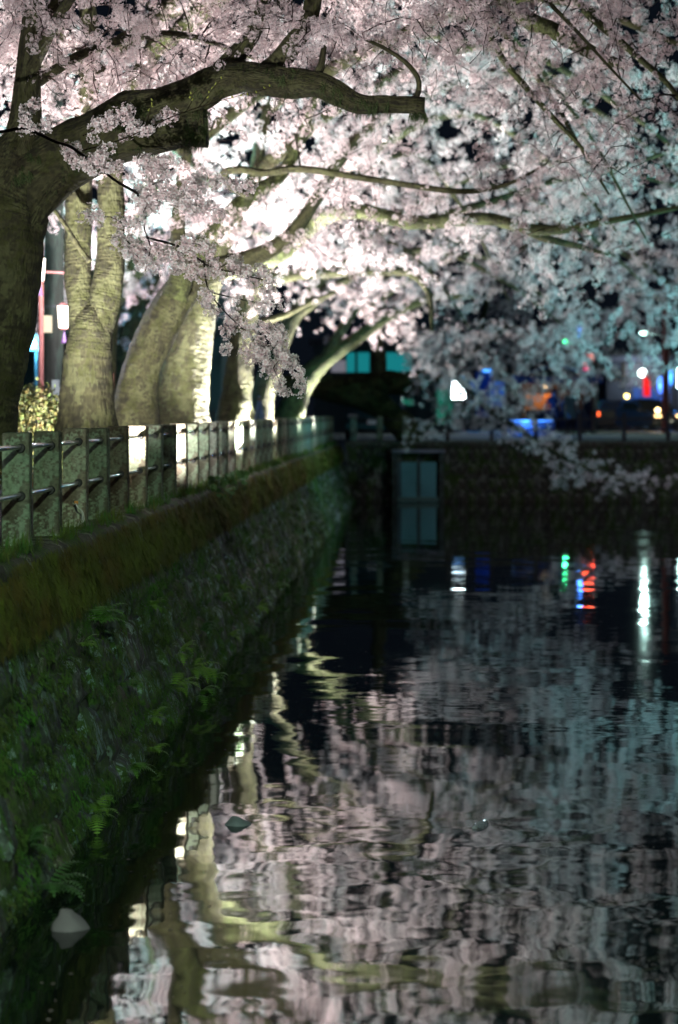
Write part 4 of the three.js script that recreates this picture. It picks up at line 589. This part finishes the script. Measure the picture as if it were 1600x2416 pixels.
// people, one continuous body each
function person(label, p, turn, cloth, legs, pose) {
  const J = pose, bones = [[J.head, J.headTop, 0.1, 0.095], [J.neck, J.head, 0.055, 0.06], [J.neck, J.chest, 0.12, 0.16], [J.chest, J.hip, 0.16, 0.15]];
  for (const s of [-1, 1]) { const k = s < 0 ? 'l' : 'r'; bones.push([[s * 0.17, J.neck[1] - 0.06, J.neck[2]], J[k + 'elbow'], 0.062, 0.048], [J[k + 'elbow'], J[k + 'hand'], 0.046, 0.034], [[s * 0.09, J.hip[1] - 0.02, J.hip[2]], J[k + 'knee'], 0.085, 0.062], [J[k + 'knee'], J[k + 'foot'], 0.06, 0.042], [J[k + 'foot'], [J[k + 'foot'][0], 0.035, J[k + 'foot'][2] + 0.16], 0.042, 0.032]);
    const h = J[k + 'hand']; for (let f = 0; f < 5; f++) bones.push([h, [h[0] + (f - 2) * 0.014 * s, h[1] - 0.1 + (f === 0 ? 0.04 : Math.abs(f - 2) * 0.01), h[2] + (f === 0 ? 0.04 : 0.015)], 0.018, 0.011]); }
  if (J.coat) bones.push([[0, J.hip[1] + 0.05, J.hip[2]], [0, J.hip[1] - 0.28, J.hip[2]], 0.17, 0.2]);
  const n = 72, S = 0.95, mc = new MarchingCubes(n, new THREE.MeshBasicMaterial(), false, false, 60000); mc.isolation = 0; const a = V(), b = V(), q = V();
  for (let k = 0; k < n; k++) for (let j = 0; j < n; j++) for (let i = 0; i < n; i++) {
    q.set((i - n / 2) / (n / 2) * S, (j - n / 2) / (n / 2) * S + 0.86, (k - n / 2) / (n / 2) * S); let d = 9;
    for (const [A, B, r0, r1] of bones) { const bx = B[0] - A[0], by = B[1] - A[1], bz = B[2] - A[2], t = clamp(((q.x - A[0]) * bx + (q.y - A[1]) * by + (q.z - A[2]) * bz) / (bx * bx + by * by + bz * bz + 1e-9), 0, 1), dd = Math.hypot(q.x - A[0] - bx * t, q.y - A[1] - by * t, q.z - A[2] - bz * t) - lerp(r0, r1, t), h = clamp(0.5 + 0.5 * (d - dd) / 0.05, 0, 1); d = lerp(d, dd, h) - 0.05 * h * (1 - h); }
    mc.field[k * n * n + j * n + i] = -d;
  }
  mc.update(); const c = mc.count, pos = new Float32Array(mc.positionArray.slice(0, c * 3)), col = new Float32Array(c * 3), g = new THREE.BufferGeometry();
  for (let i = 0; i < c; i++) { pos[i * 3] *= S; pos[i * 3 + 1] = pos[i * 3 + 1] * S + 0.86; pos[i * 3 + 2] *= S; const y = pos[i * 3 + 1]; const k = y > J.neck[1] + 0.03 ? [0.35, 0.22, 0.16] : y > J.hip[1] - (J.coat ? 0.3 : 0.04) ? cloth : y < 0.09 ? [0.02, 0.02, 0.02] : legs; col.set(k, i * 3); }
  g.setAttribute('position', new THREE.BufferAttribute(pos, 3)); g.setAttribute('color', new THREE.BufferAttribute(col, 3)); g.deleteAttribute('normal'); const g2 = mergeVertices(g, 1e-4); g2.computeVertexNormals();
  const t = thing('person', label, 'person', p, turn); mesh('body', g2, new THREE.MeshStandardMaterial({ vertexColors: true, roughness: 0.9 }), t);
  const hd = J.headTop; mesh('hair', new THREE.SphereGeometry(0.112, 14, 10, 0, 6.3, 0, 1.75).scale(0.95, 1.05, 1.05).rotateX(-0.45).translate(hd[0], hd[1] - 0.01, hd[2] - 0.012), std([0.012, 0.01, 0.01], 0.7), t);
  return t;
}
const stand = { head: [0, 1.5, 0.02], headTop: [0, 1.58, 0.02], neck: [0, 1.4, 0], chest: [0, 1.2, 0], hip: [0, 0.9, 0], lelbow: [-0.27, 1.1, -0.02], relbow: [0.27, 1.1, -0.02], lhand: [-0.29, 0.84, 0.06], rhand: [0.29, 0.84, 0.06], lknee: [-0.1, 0.48, 0.02], rknee: [0.1, 0.48, 0.02], lfoot: [-0.11, 0.06, -0.02], rfoot: [0.11, 0.06, -0.02] };
const walk = { ...stand, lknee: [-0.1, 0.5, 0.14], rknee: [0.1, 0.48, -0.02], lfoot: [-0.11, 0.07, 0.2], rfoot: [0.11, 0.07, -0.24], lhand: [-0.28, 0.86, -0.12], rhand: [0.28, 0.88, 0.18] };
const G = (px, d) => at(px, HY, d).setY(SPILL - 0.02);
person('person in a long pale blue coat standing by the stall', G(1346, 86), 0.2, [0.2, 0.42, 0.5], [0.02, 0.02, 0.03], { ...stand, coat: true });
person('person in dark clothes walking beside the pale coat', G(1386, 86.6), 1.2, [0.02, 0.03, 0.08], [0.015, 0.02, 0.06], walk);
person('person in black facing the stall counter', G(1308, 85), 2.9, [0.015, 0.015, 0.03], [0.012, 0.012, 0.02], stand);

// small glowing things: a lit body and a light of its size and colour in front of it
function lit(t, name, g, c, k, p, I, soft = 3) { mesh(name, g, glow(c, k), t); if (I) { const l = new THREE.PointLight(new THREE.Color().setRGB(...c), I, 0, 2); l.name = 'lamp_light'; l.position.copy(p); l.castShadow = true; l.shadow.radius = soft; t.add(l); } }
const blueM = std([0.02, 0.09, 0.3], 0.7), wood = std([0.12, 0.06, 0.03], 0.7);
{ // food stall with blue roof and orange cloth
  const d = 92, p = at(1315, HY, d).setY(SPILL - 0.04), t = thing('food_stall', 'food stall with a blue canopy, orange cloth and lamp inside', 'stall', p);
  for (const [x, z] of [[-1.5, 0.8], [1.5, 0.8], [-1.5, -0.8], [1.5, -0.8]]) mesh('pole', cyl(0.03, 0.03, 2.25, x, 0, z, 8), metalDark, t);
  const S = new THREE.Shape([[-1.75, 0], [0, 0.5], [1.75, 0], [1.75, 0.06], [0, 0.56], [-1.75, 0.06]].map((q) => new THREE.Vector2(...q))); mesh('canopy', new THREE.ExtrudeGeometry(S, { depth: 2, bevelEnabled: false }).translate(0, 2.2, -1), blueM, t);
  for (let i = 0; i < 7; i++) mesh('valance', box(0.46, 0.24, 0.015, -1.5 + i * 0.5, 2.1, 1.005), blueM, t);
  mesh('counter', rbox(2.6, 0.06, 0.7, 0.015, 0, 0.92, 0.6), wood, t); mesh('orange_cloth', box(1.25, 0.62, 0.02, -0.62, 1.25, -0.3), std([0.6, 0.2, 0.04], 0.8), t); mesh('skirt_cloth', box(2.5, 0.8, 0.02, 0, 0.48, 0.92), std([0.02, 0.03, 0.07], 0.8), t); mesh('back_cloth', box(3, 2, 0.02, 0, 1.1, -0.85), std([0.08, 0.04, 0.025], 0.9), t);
  lit(t, 'lamp_bulb', new THREE.SphereGeometry(0.07, 10, 8).translate(-0.5, 1.85, 0.1), [1, 0.6, 0.25], 6, V(-0.5, 1.85, 0.1), 1.2);
}
{
  const t = thing('counter_light', 'blue strip lights along a low counter on the far bank', 'light', at(1252, HY, 84).setY(SPILL - 0.02)); mesh('counter', box(1.7, 0.55, 0.5, 0, 0.275, 0), std([0.03, 0.03, 0.05], 0.7), t);
  lit(t, 'lamp_strip', box(1.0, 0.06, 0.04, -0.28, 0.52, 0.275), [0.05, 0.25, 1], 2.6, V(-0.2, 0.55, 0.55), 14, 6); mesh('lamp_strip', box(0.52, 0.06, 0.04, 0.52, 0.52, 0.275), glow([0.05, 0.25, 1], 2.6), t);
}
function signBox(label, p, w, h, c, k, I, poleH, opt = {}) {
  const t = thing('lit_sign', label, 'sign', p); mesh('pole', cyl(0.04, 0.04, poleH, 0, 0, -0.06, 8), metalDark, t); mesh('frame', rbox(w + 0.06, h + 0.06, 0.12, 0.02, 0, poleH, 0), metalDark, t);
  lit(t, 'lamp_face', rbox(w, h, 0.05, 0.02, 0, poleH, 0.06), c, k, V(0, poleH, 0.3), I, opt.soft ?? 6); if (opt.cap) mesh('lamp_cap', rbox(w * 0.8, h * 0.2, 0.05, 0.02, 0, poleH + h * 0.62, 0.06), glow(opt.cap, 2), t); return t;
}
signBox('brilliant white lit sign with a blue top above the far bank', at(1082, HY, 92).setY(SPILL - 0.02), 0.5, 0.72, [0.75, 0.95, 1], 26, 30, at(1082, 918, 92).y - SPILL, { cap: [0.1, 0.4, 1] });
signBox('narrow cyan white lit sign at the right edge', at(1604, HY, 98).setY(SPILL - 0.12), 0.22, 0.85, [0.65, 1, 1], 12, 16, at(1604, 885, 98).y - SPILL);
signBox('narrow blue lit sign beside the lit shop', at(1557, HY, 118).setY(SPILL - 0.12), 0.2, 0.85, [0.06, 0.2, 1], 2.2, 12, at(1557, 903, 118).y - SPILL);
signBox('second narrow blue lit sign right of the utility pole', at(1581, HY, 118).setY(SPILL - 0.12), 0.22, 0.75, [0.05, 0.28, 1], 1.8, 12, at(1581, 885, 118).y - SPILL);
signBox('small blue lit sign among the blossoms', at(1368, HY, 120).setY(SPILL - 0.12), 0.3, 0.55, [0.06, 0.25, 1], 1.6, 2, at(1368, 778, 120).y - SPILL);
signBox('blue glowing sign half hidden behind hanging blossoms', at(1150, HY, 118).setY(SPILL - 0.12), 0.5, 0.4, [0.05, 0.3, 1], 1.4, 16, at(1150, 875, 118).y - SPILL);
{ // traffic signal
  const p = at(1333, HY, 122).setY(SPILL - 0.12), h = at(1333, 808, 122).y - p.y, t = thing('traffic_light', 'traffic light showing green above the far road', 'traffic light', p); mesh('pole', cyl(0.08, 0.06, h + 0.3, 0.9, 0, -0.1), metalDark, t); mesh('arm', bar(V(0.9, h + 0.1, -0.1), V(-0.6, h + 0.1, -0.1), 0.04), metalDark, t); mesh('housing', rbox(1.2, 0.36, 0.2, 0.05, 0.4, h, -0.06), metalDark, t);
  lit(t, 'lamp_lens', new THREE.CylinderGeometry(0.13, 0.13, 0.04, 16).rotateX(Math.PI / 2).translate(0, h, 0.06), [0.05, 1, 0.35], 8, V(0, h, 0.3), 5); for (const x of [0.4, 0.8]) mesh('lens', new THREE.CylinderGeometry(0.13, 0.13, 0.04, 16).rotateX(Math.PI / 2).translate(x, h, 0.06), std([0.03, 0.02, 0.02], 0.3), t);
}
function paperLantern(label, p, c, k, I, s = 1, cat = 'lantern', group) { const t = thing('paper_lantern', label, cat, p, 0, group); const pts = []; for (let i = 0; i <= 14; i++) { const a = i / 14; pts.push(new THREE.Vector2(0.06 + 0.13 * Math.sin(Math.PI * a) + 0.004 * (i % 2), a * 0.5 - 0.25)); } mesh('lamp_paper', new THREE.LatheGeometry(pts, 16).scale(s, s, s), glow(c, k), t); for (const y of [-0.27, 0.27]) mesh('ring', new THREE.CylinderGeometry(0.075 * s, 0.075 * s, 0.04 * s, 14).translate(0, y * s, 0), std([0.02, 0.015, 0.012], 0.6), t); mesh('cord', cyl(0.008, 0.008, 0.4 * s, 0, 0.28 * s, 0, 6), metalDark, t); if (I) { const l = new THREE.PointLight(new THREE.Color().setRGB(...c), I, 0, 2); l.position.set(0, -0.05, 0.3); l.castShadow = true; l.shadow.radius = 8; l.name = 'lantern_light'; t.add(l); } return t; }
paperLantern('red paper lantern hanging left of its twin over the far road', at(1378, 848, 100), [1, 0.1, 0.03], 0.9, 1.5, 0.95); paperLantern('brighter red paper lantern hanging right of its twin', at(1392, 846, 100), [1, 0.08, 0.03], 0.9, 2, 1.0); paperLantern('small magenta lantern hanging below the red pair', at(1384, 873, 100), [0.9, 0.02, 0.2], 0.8, 1, 0.7);
{ const t = thing('lantern_post', 'dark post carrying the red lanterns over the far road', 'post', at(1364, HY, 100.2).setY(SPILL - 0.12)); const h = at(0, 828, 100.2).y - SPILL + 0.12; mesh('pole', cyl(0.05, 0.04, h), metalDark, t); mesh('arm', bar(V(0, h, 0), V(0.7, h, 0.1), 0.025), metalDark, t); }
{ const t = thing('utility_pole', 'reddish brown utility pole at the right of the far road', 'pole', at(1571, HY, 96).setY(SPILL - 0.12)); mesh('pole', cyl(0.16, 0.12, 6.2), std([0.22, 0.05, 0.04], 0.8), t); mesh('crossarm', box(1.4, 0.1, 0.1, 0, 5.6, 0.12), std([0.12, 0.05, 0.04], 0.8), t); for (const x of [-0.5, 0.5]) mesh('insulator', cyl(0.05, 0.04, 0.14, x, 5.65, 0.12), std([0.5, 0.5, 0.5], 0.3), t); }
// buildings across the road
function building(label, px0, px1, pyTop, d, wallC, spec) {
  const a = at(px0, pyTop, d), b = at(px1, pyTop, d), w = b.x - a.x, y0 = SPILL - 0.14, h = a.y - y0, t = thing('shop_building', label, 'building', V((a.x + b.x) / 2, y0, -d)), dep = 6; mesh('wall', box(w, h, dep, 0, h / 2, -dep / 2), std(wallC, 0.85), t); const rf = mesh('roof', box(w + 0.4, 0.22, dep + 0.4, 0, h + 0.11, -dep / 2), std([0.03, 0.03, 0.04], 0.8), t);
  for (const [name, x0, x1, yA, yB, m, pr = 0.04] of spec) { const A = at(x0, yA, d).sub(t.position), B = at(x1, yB, d).sub(t.position); mesh(name, box(B.x - A.x, A.y - B.y, 0.08, (A.x + B.x) / 2, (A.y + B.y) / 2, pr), m, t); } return { t, y0 };
}
const tealGlow = glow([0.01, 0.3, 0.33], 0.5), greenGlow = glow([0.02, 0.3, 0.2], 0.35), palePanelGlow = glow([0.24, 0.26, 0.42], 0.26), blueGlow = glow([0.02, 0.1, 0.5], 0.5), frameM = std([0.06, 0.04, 0.02], 0.8), whiteWin = glow([0.3, 0.3, 0.36], 0.4);
building('low shop with wide teal lit windows behind the corner tree', 740, 1075, 812, 100, [0.03, 0.05, 0.055], [['window', 818, 906, 832, 878, tealGlow], ['window', 912, 970, 832, 878, tealGlow], ['mullion', 838, 844, 830, 880, frameM, 0.1], ['mullion', 872, 882, 830, 880, frameM, 0.1], ['window', 782, 816, 850, 878, whiteWin], ['window', 922, 975, 942, 956, greenGlow], ['door', 1030, 1066, 918, 1000, greenGlow], ['awning', 800, 1000, 884, 896, std([0.02, 0.04, 0.04], 0.8), 0.25], ['sill', 812, 975, 879, 882, frameM, 0.12]]);  // the glowing door stands for green lamplight on a plain wall
const shop = building('lit shop with a pale upper panel given a glow and red banner at right', 1432, 1640, 840, 130, [0.06, 0.065, 0.11], [['window', 1474, 1556, 856, 912, palePanelGlow], ['blue_panel', 1494, 1562, 914, 948, blueGlow], ['fascia', 1436, 1566, 840, 852, std([0.12, 0.12, 0.2], 0.8), 0.15], ['frame', 1470, 1474, 854, 914, frameM, 0.08], ['window', 1440, 1466, 870, 900, std([0.02, 0.02, 0.03], 0.2)], ['door', 1452, 1484, 950, 1004, std([0.05, 0.04, 0.05], 0.5)]]);  // pale upper pane is a wall panel; its lit look is emissive colour
building('dark long building with a blue awning behind the stall', 1076, 1430, 872, 136, [0.02, 0.022, 0.035], [['awning', 1285, 1400, 912, 926, std([0.03, 0.14, 0.32], 0.8), 0.4], ['window', 1110, 1190, 900, 960, blueGlow], ['window', 1240, 1275, 905, 940, std([0.02, 0.02, 0.03], 0.2)], ['shutter', 1300, 1400, 935, 1000, std([0.05, 0.03, 0.02], 0.8)], ['window', 1205, 1235, 905, 940, std([0.02, 0.02, 0.03], 0.2)]]);
{ const t = thing('banner_flag', 'upright red cloth banner glowing before the lit shop', 'banner', at(1527, HY, 124).setY(SPILL - 0.12)); mesh('pole', cyl(0.025, 0.02, 3.1, -0.34, 0, 0, 8), metalDark, t); lit(t, 'lamp_cloth', box(0.36, 1.1, 0.03, -0.02, 2.3, 0), [1, 0.01, 0.01], 0.75, V(-0.02, 2.3, 0.4), 3, 8); }
{ const t = thing('shop_lamp', 'round white lamp on the wall of the lit shop', 'lamp', at(1516, 880, 129)); mesh('bracket', box(0.06, 0.06, 0.9, 0, 0, -0.45), metalDark, t); lit(t, 'lamp_globe', new THREE.SphereGeometry(0.22, 14, 10), [0.8, 1, 0.95], 10, V(0, 0, 0), 8, 8); }
for (const [px, py, d, c, k, label] of [[1479, 935, 116, [1, 0.75, 0.2], 9, 'yellow car light set on a short post above the dark cars'], [1499, 955, 115, [1, 0.16, 0.03], 6, 'orange red car light set on a short post between the dark cars'], [1552, 968, 109, [1, 0.7, 0.3], 8, 'amber car light set on a short post by the utility pole']]) { const t = thing('car_light', label, 'lamp', at(px, HY, d).setY(SPILL - 0.12)), h = at(px, py, d).y - SPILL + 0.12; mesh('post', cyl(0.03, 0.025, h - 0.1, 0, 0, 0, 8), metalDark, t); lit(t, 'lamp_globe', new THREE.SphereGeometry(0.11, 12, 8).translate(0, h, 0), c, k, V(0, h, 0), 5, 5); }  // lights of the dark cars, carried on short posts
{ const t = thing('nobori_flag', 'tall blue cloth flag on a pole beyond the far wall', 'flag', at(1140, HY, 88).setY(SPILL - 0.02)); mesh('pole', cyl(0.02, 0.018, 2.4, -0.3, 0, 0, 8), metalDark, t); const g = new THREE.PlaneGeometry(0.55, 1.7, 8, 16); const p = g.attributes.position; for (let i = 0; i < p.count; i++) p.setZ(i, 0.05 * Math.sin(p.getX(i) * 9 + p.getY(i) * 2)); g.computeVertexNormals(); mesh('cloth', g.translate(0, 1.5, 0), std([0.02, 0.1, 0.4], 0.8, { side: THREE.DoubleSide }), t); }

// ---------------------------------------------------------------- left bank: lanterns, shrub, stakes
function bonbori(label, px, py, d, s, c = [1, 0.9, 0.75]) {
  const t = thing('bonbori_lantern', label, 'lantern', at(px, py, d), 0), u = 0.1 * s, g = new THREE.CylinderGeometry(u * 1.25, u * 0.95, 0.42 * s, 6); g.rotateY(0.3); mesh('lamp_paper', g, glow(c, 5), t); mesh('cap', new THREE.CylinderGeometry(0.03 * s, u * 1.4, 0.07 * s, 6).rotateY(0.3).translate(0, 0.245 * s, 0), std([0.12, 0.03, 0.02], 0.6), t); mesh('base_ring', new THREE.CylinderGeometry(u, u * 0.9, 0.03 * s, 6).rotateY(0.3).translate(0, -0.225 * s, 0), std([0.12, 0.03, 0.02], 0.6), t);
  mesh('tassel', new THREE.ConeGeometry(0.06 * s, 0.26 * s, 8).translate(0.01, -0.37 * s, 0), glow([0.5, 0.02, 0.7], 0.5), t); const l = new THREE.PointLight(new THREE.Color().setRGB(0.8, 0.78, 1), 6, 0, 2); l.position.set(0.1 * s, -0.05, 0.22 * s); l.castShadow = true; l.shadow.radius = 5; l.name = 'lantern_light'; t.add(l); return t;
}
bonbori('upper paper lantern showing beside the dark near trunk', 93, 636, 28, 0.62); bonbori('paper lantern with purple tassel beside the forked tree', 150, 748, 28, 0.62); bonbori('small paper lantern seen just above the tasselled one', 140, 716, 34, 0.36);
{
  const d = 28.3, t = thing('lantern_pole', 'reddish pole with a crossbar carrying the paper lanterns', 'pole', at(97, HY, d).setY(SPILL - 0.03)), top = at(0, 560, d).y - SPILL, m = std([0.25, 0.09, 0.07], 0.7); mesh('pole', cyl(0.035, 0.03, top), m, t); mesh('crossbar', bar(V(-0.25, at(0, 632, d).y - SPILL, 0), V(0.5, at(0, 640, d).y - SPILL, 0), 0.014), m, t);
  const p = thing('utility_pole', 'grey pole with a cream notice plate behind the lantern pole', 'pole', at(128, HY, 30).setY(SPILL - 0.03)); mesh('pole', cyl(0.13, 0.11, 6.5, 0, 0, 0, 18), std([0.1, 0.13, 0.13], 0.8, { map: concMap }), p); mesh('notice_plate', rbox(0.13, 0.22, 0.012, 0.005, -0.07, at(0, 760, 30).y - SPILL, 0.14), std([0.72, 0.62, 0.42], 0.6), p); mesh('worn_sticker', rbox(0.1, 0.26, 0.008, 0.003, 0.04, at(0, 915, 30).y - SPILL, 0.132), std([0.3, 0.35, 0.36], 0.6), p); mesh('band', cyl(0.125, 0.125, 0.04, 0, 2.2, 0, 18), metalDark, p);
  const s1 = thing('tree_stake', 'thin reddish stake standing behind the forked tree', 'stake', at(268, HY, 29).setY(SPILL - 0.03)); mesh('stake', bar(V(0, 0, 0), V(-0.02, 1.35, 0), 0.018), m, s1); mesh('tie', cyl(0.024, 0.024, 0.05, -0.015, 1.0, 0, 8), std([0.3, 0.25, 0.18], 0.9), s1);
  const bl = thing('barrier_pole', 'pink and white striped pole with a red lamp by the leaning tree', 'barrier pole', at(284, HY, 33).setY(SPILL - 0.03)); for (let i = 0; i < 6; i++) mesh('stripe', bar(V(0.012 * i, i * 0.16, 0), V(0.012 * i + 0.012, i * 0.16 + 0.16, 0), 0.035), i % 2 ? std([0.6, 0.55, 0.58], 0.6) : std([0.45, 0.06, 0.16], 0.6), bl);
  lit(bl, 'lamp_globe', new THREE.SphereGeometry(0.04, 10, 8).translate(0.09, 1.02, 0), [1, 0.25, 0.15], 6, V(0.09, 1.02, 0), 0.6);
  const st = thing('support_stake', 'slanting pale wooden prop between the stout and slender trees', 'prop', at(505, HY, 34).setY(SPILL - 0.03)); mesh('stake', bar(V(0.06, 0, 0), V(-0.16, 0.62, 0), 0.035), std([0.34, 0.3, 0.24], 0.8), st); mesh('tie', bar(V(-0.155, 0.56, 0), V(-0.175, 0.62, 0), 0.045), std([0.2, 0.15, 0.1], 0.9), st);
  const tp = thing('support_tripod', 'bluish slender prop poles beyond the slender tree', 'prop', at(612, HY, 42).setY(SPILL - 0.03)); for (const [x, z] of [[-0.18, 0.1], [0.2, 0.1], [0.02, -0.2]]) mesh('leg', bar(V(x, 0, z), V(0.0, 1.15, 0), 0.02), std([0.12, 0.15, 0.25], 0.7), tp); mesh('tie', cyl(0.035, 0.035, 0.06, 0, 1.06, 0, 8), wood, tp);
  const sl = thing('bank_signal', 'cyan signal lamp glowing beyond the near trunk', 'signal', at(77, HY, 44).setY(SPILL - 0.03)), hs = at(0, 808, 44).y - SPILL; mesh('post', cyl(0.03, 0.03, hs, 0.06, 0, -0.08, 8), metalDark, sl); mesh('housing', rbox(0.26, 0.36, 0.1, 0.03, 0, hs + 0.04, -0.06), metalDark, sl); lit(sl, 'lamp_lens', new THREE.CylinderGeometry(0.09, 0.09, 0.04, 16).rotateX(Math.PI / 2).translate(0, hs, 0.02), [0.12, 0.6, 1], 6, V(0, hs, 0.2), 26); mesh('lamp_lens', new THREE.CylinderGeometry(0.06, 0.06, 0.04, 14).rotateX(Math.PI / 2).translate(0.02, hs + 0.15, 0.02), glow([0.1, 0.6, 0.5], 1.4), sl);
}
{ // clipped shrub
  const c = V(-4.15, SPILL, -24.6), t = thing('clipped_shrub', 'rounded yellow green shrub behind the fence at left', 'shrub', c), r = rng(19), M = new THREE.Matrix4(), l = [], col = [];
  for (let i = 0; i < 14000; i++) { const a = r() * 6.283, y = r(), q = Math.sqrt(1 - y * y), k = 0.8 + 0.2 * r() + 0.16 * N3(Math.cos(a) * 2, y * 3, Math.sin(a) * 2), s = rr(0.6, 1.3, r); l.push(M.clone().compose(V(Math.cos(a) * q * 0.66 * k, 0.02 + y * 1.12 * k, Math.sin(a) * q * 0.6 * k), new THREE.Quaternion().setFromEuler(new THREE.Euler(r() * 6, r() * 6, r() * 6)), V(s, s, s))); col.push(new THREE.Color().setRGB(rr(0.05, 0.12, r), rr(0.07, 0.12, r), 0.012)); }
  const lf = new THREE.CircleGeometry(0.011, 5).scale(1, 1.8, 1); scatter('leaves', lf, leafMat([1, 1, 1]), l, t, col); for (let i = 0; i < 5; i++) mesh('stem', bar(V(0, 0, 0), V(Math.cos(i * 1.3) * 0.35, 0.8, Math.sin(i * 1.3) * 0.35), 0.012), wood, t);
}
{ // building at the back of the bank
  const t = thing('bank_building', 'dim teal building behind the back row of trees', 'building', V(-13, SPILL - 0.04, -62)); mesh('wall', box(15, 4.4, 5, 0, 2.2, -2.5), std([0.07, 0.11, 0.12], 0.85), t); mesh('roof', box(15.8, 0.3, 5.8, 0, 4.55, -2.5), std([0.03, 0.035, 0.04], 0.8), t); for (let i = 0; i < 5; i++) { const f = mesh('window', box(1.5, 1.2, 0.06, -5.6 + i * 2.8, 2.1, 0.02), std([0.02, 0.03, 0.035], 0.15), t); mesh('window_frame', mergeGeometries([box(1.64, 0.07, 0.1, -5.6 + i * 2.8, 2.73, 0.04), box(1.64, 0.07, 0.1, -5.6 + i * 2.8, 1.47, 0.04), box(0.05, 1.2, 0.1, -5.6 + i * 2.8, 2.1, 0.04)]), std([0.12, 0.14, 0.14], 0.6), f); }
}
// ---------------------------------------------------------------- things in the water
function rockShape(s, seedN, taper = 0.35) { const g = new THREE.IcosahedronGeometry(1, 3), p = g.attributes.position, v = V(); for (let i = 0; i < p.count; i++) { v.fromBufferAttribute(p, i); const k = 1 + 0.4 * fbm(v.x * 1.1 + seedN, v.y * 1.1, v.z * 1.1, 2) + 0.16 * fbm(v.x * 4 + seedN, v.y * 4, v.z * 4, 2); p.setXYZ(i, v.x * k * s[0] * (v.y > 0 ? 1 - taper * Math.min(1, v.y) : 1) - (v.y > 0 ? 0.25 * v.y * s[0] : 0), v.y * k * s[1], v.z * k * s[2] * (v.y > 0 ? 1 - 0.55 * Math.min(1, v.y) : 1)); } g.deleteAttribute('uv'); const m = mergeVertices(g, 1e-4); m.computeVertexNormals(); return m; }
{
  const a = tag(mesh('water_rock', rockShape([0.085, 0.1, 0.08], 3), std([0.16, 0.15, 0.165], 0.7)), 'pale pointed stone standing out of the water near the wall', 'rock'); a.position.copy(at(165, 2191, 10.9)).setY(0.002);
  const b = tag(mesh('water_rock', rockShape([0.075, 0.05, 0.07], 8), std([0.16, 0.2, 0.22], 0.75)), 'small dark rounded stone in the bright reflection', 'rock'); b.position.copy(at(562, 1946, 13.65)).setY(0.002);
  const f = thing('floating_bottle', 'small clear plastic bottle floating in mid water', 'bottle', at(1133, 1947, 13.6).setY(0.0), 1.2), pts = [[0, -0.075], [0.028, -0.07], [0.031, -0.02], [0.027, 0.0], [0.031, 0.03], [0.022, 0.055], [0.011, 0.07], [0.011, 0.085]].map((q) => new THREE.Vector2(...q)); mesh('body', new THREE.LatheGeometry(pts, 18).rotateZ(Math.PI / 2), new THREE.MeshPhysicalMaterial({ color: 0xdfe8ee, roughness: 0.1, transmission: 0.85, thickness: 0, side: THREE.DoubleSide }), f); mesh('cap', new THREE.CylinderGeometry(0.014, 0.014, 0.018, 12).rotateZ(Math.PI / 2).translate(-0.09, 0, 0), std([0.3, 0.33, 0.36], 0.4), f);
  const r = rng(55), pet = (() => { const g = new THREE.CircleGeometry(0.008, 6); g.scale(1, 1.3, 1).rotateX(-Math.PI / 2); return g; })(), l = [], M = new THREE.Matrix4();
  for (let i = 0; i < 340; i++) { const d = 9 + Math.pow(r(), 1.5) * 24, x = rr(-1.7, 0.115 * d, r), s = rr(0.5, 1.2, r); l.push(M.clone().compose(V(x, 0.003, -d), new THREE.Quaternion().setFromEuler(new THREE.Euler(rr(-0.15, 0.15, r), r() * 6, rr(-0.15, 0.15, r))), V(s, s, s))); }
  for (let k = 0; k < 6; k++) { const d = rr(10, 20, r), x = rr(-0.8, 1.6, r); for (let i = 0; i < 26; i++) { const s = rr(0.3, 1, r); l.push(M.clone().compose(V(x + (r() + r() - 1) * 0.35, 0.003, -d + (r() - 0.5) * 0.1), new THREE.Quaternion().setFromEuler(new THREE.Euler(0, r() * 6, 0)), V(s, s, s))); } }
  tag(scatter('floating_petals', pet, std([0.16, 0.13, 0.125], 0.9, { side: THREE.DoubleSide }), l, null), 'fallen petals and specks scattered over the moat water', 'petals');
  const tl = []; for (let i = 0; i < 6; i++) { const d = rr(10, 22, r); tl.push([rr(-0.9, 1.8, r), d]); } for (const [x, d] of tl) { const g = bar(V(-0.05, 0, 0), V(0.06, 0.004, 0.02), 0.003, 5), o = tag(mesh('floating_twig', g, std([0.03, 0.025, 0.02], 0.9)), 'short dark twig floating on the moat water', 'twig', 'twigs floating on the water'); o.position.set(x, 0.004, -d); o.rotation.y = r() * 3; }
}
renderer.render(scene, camera);
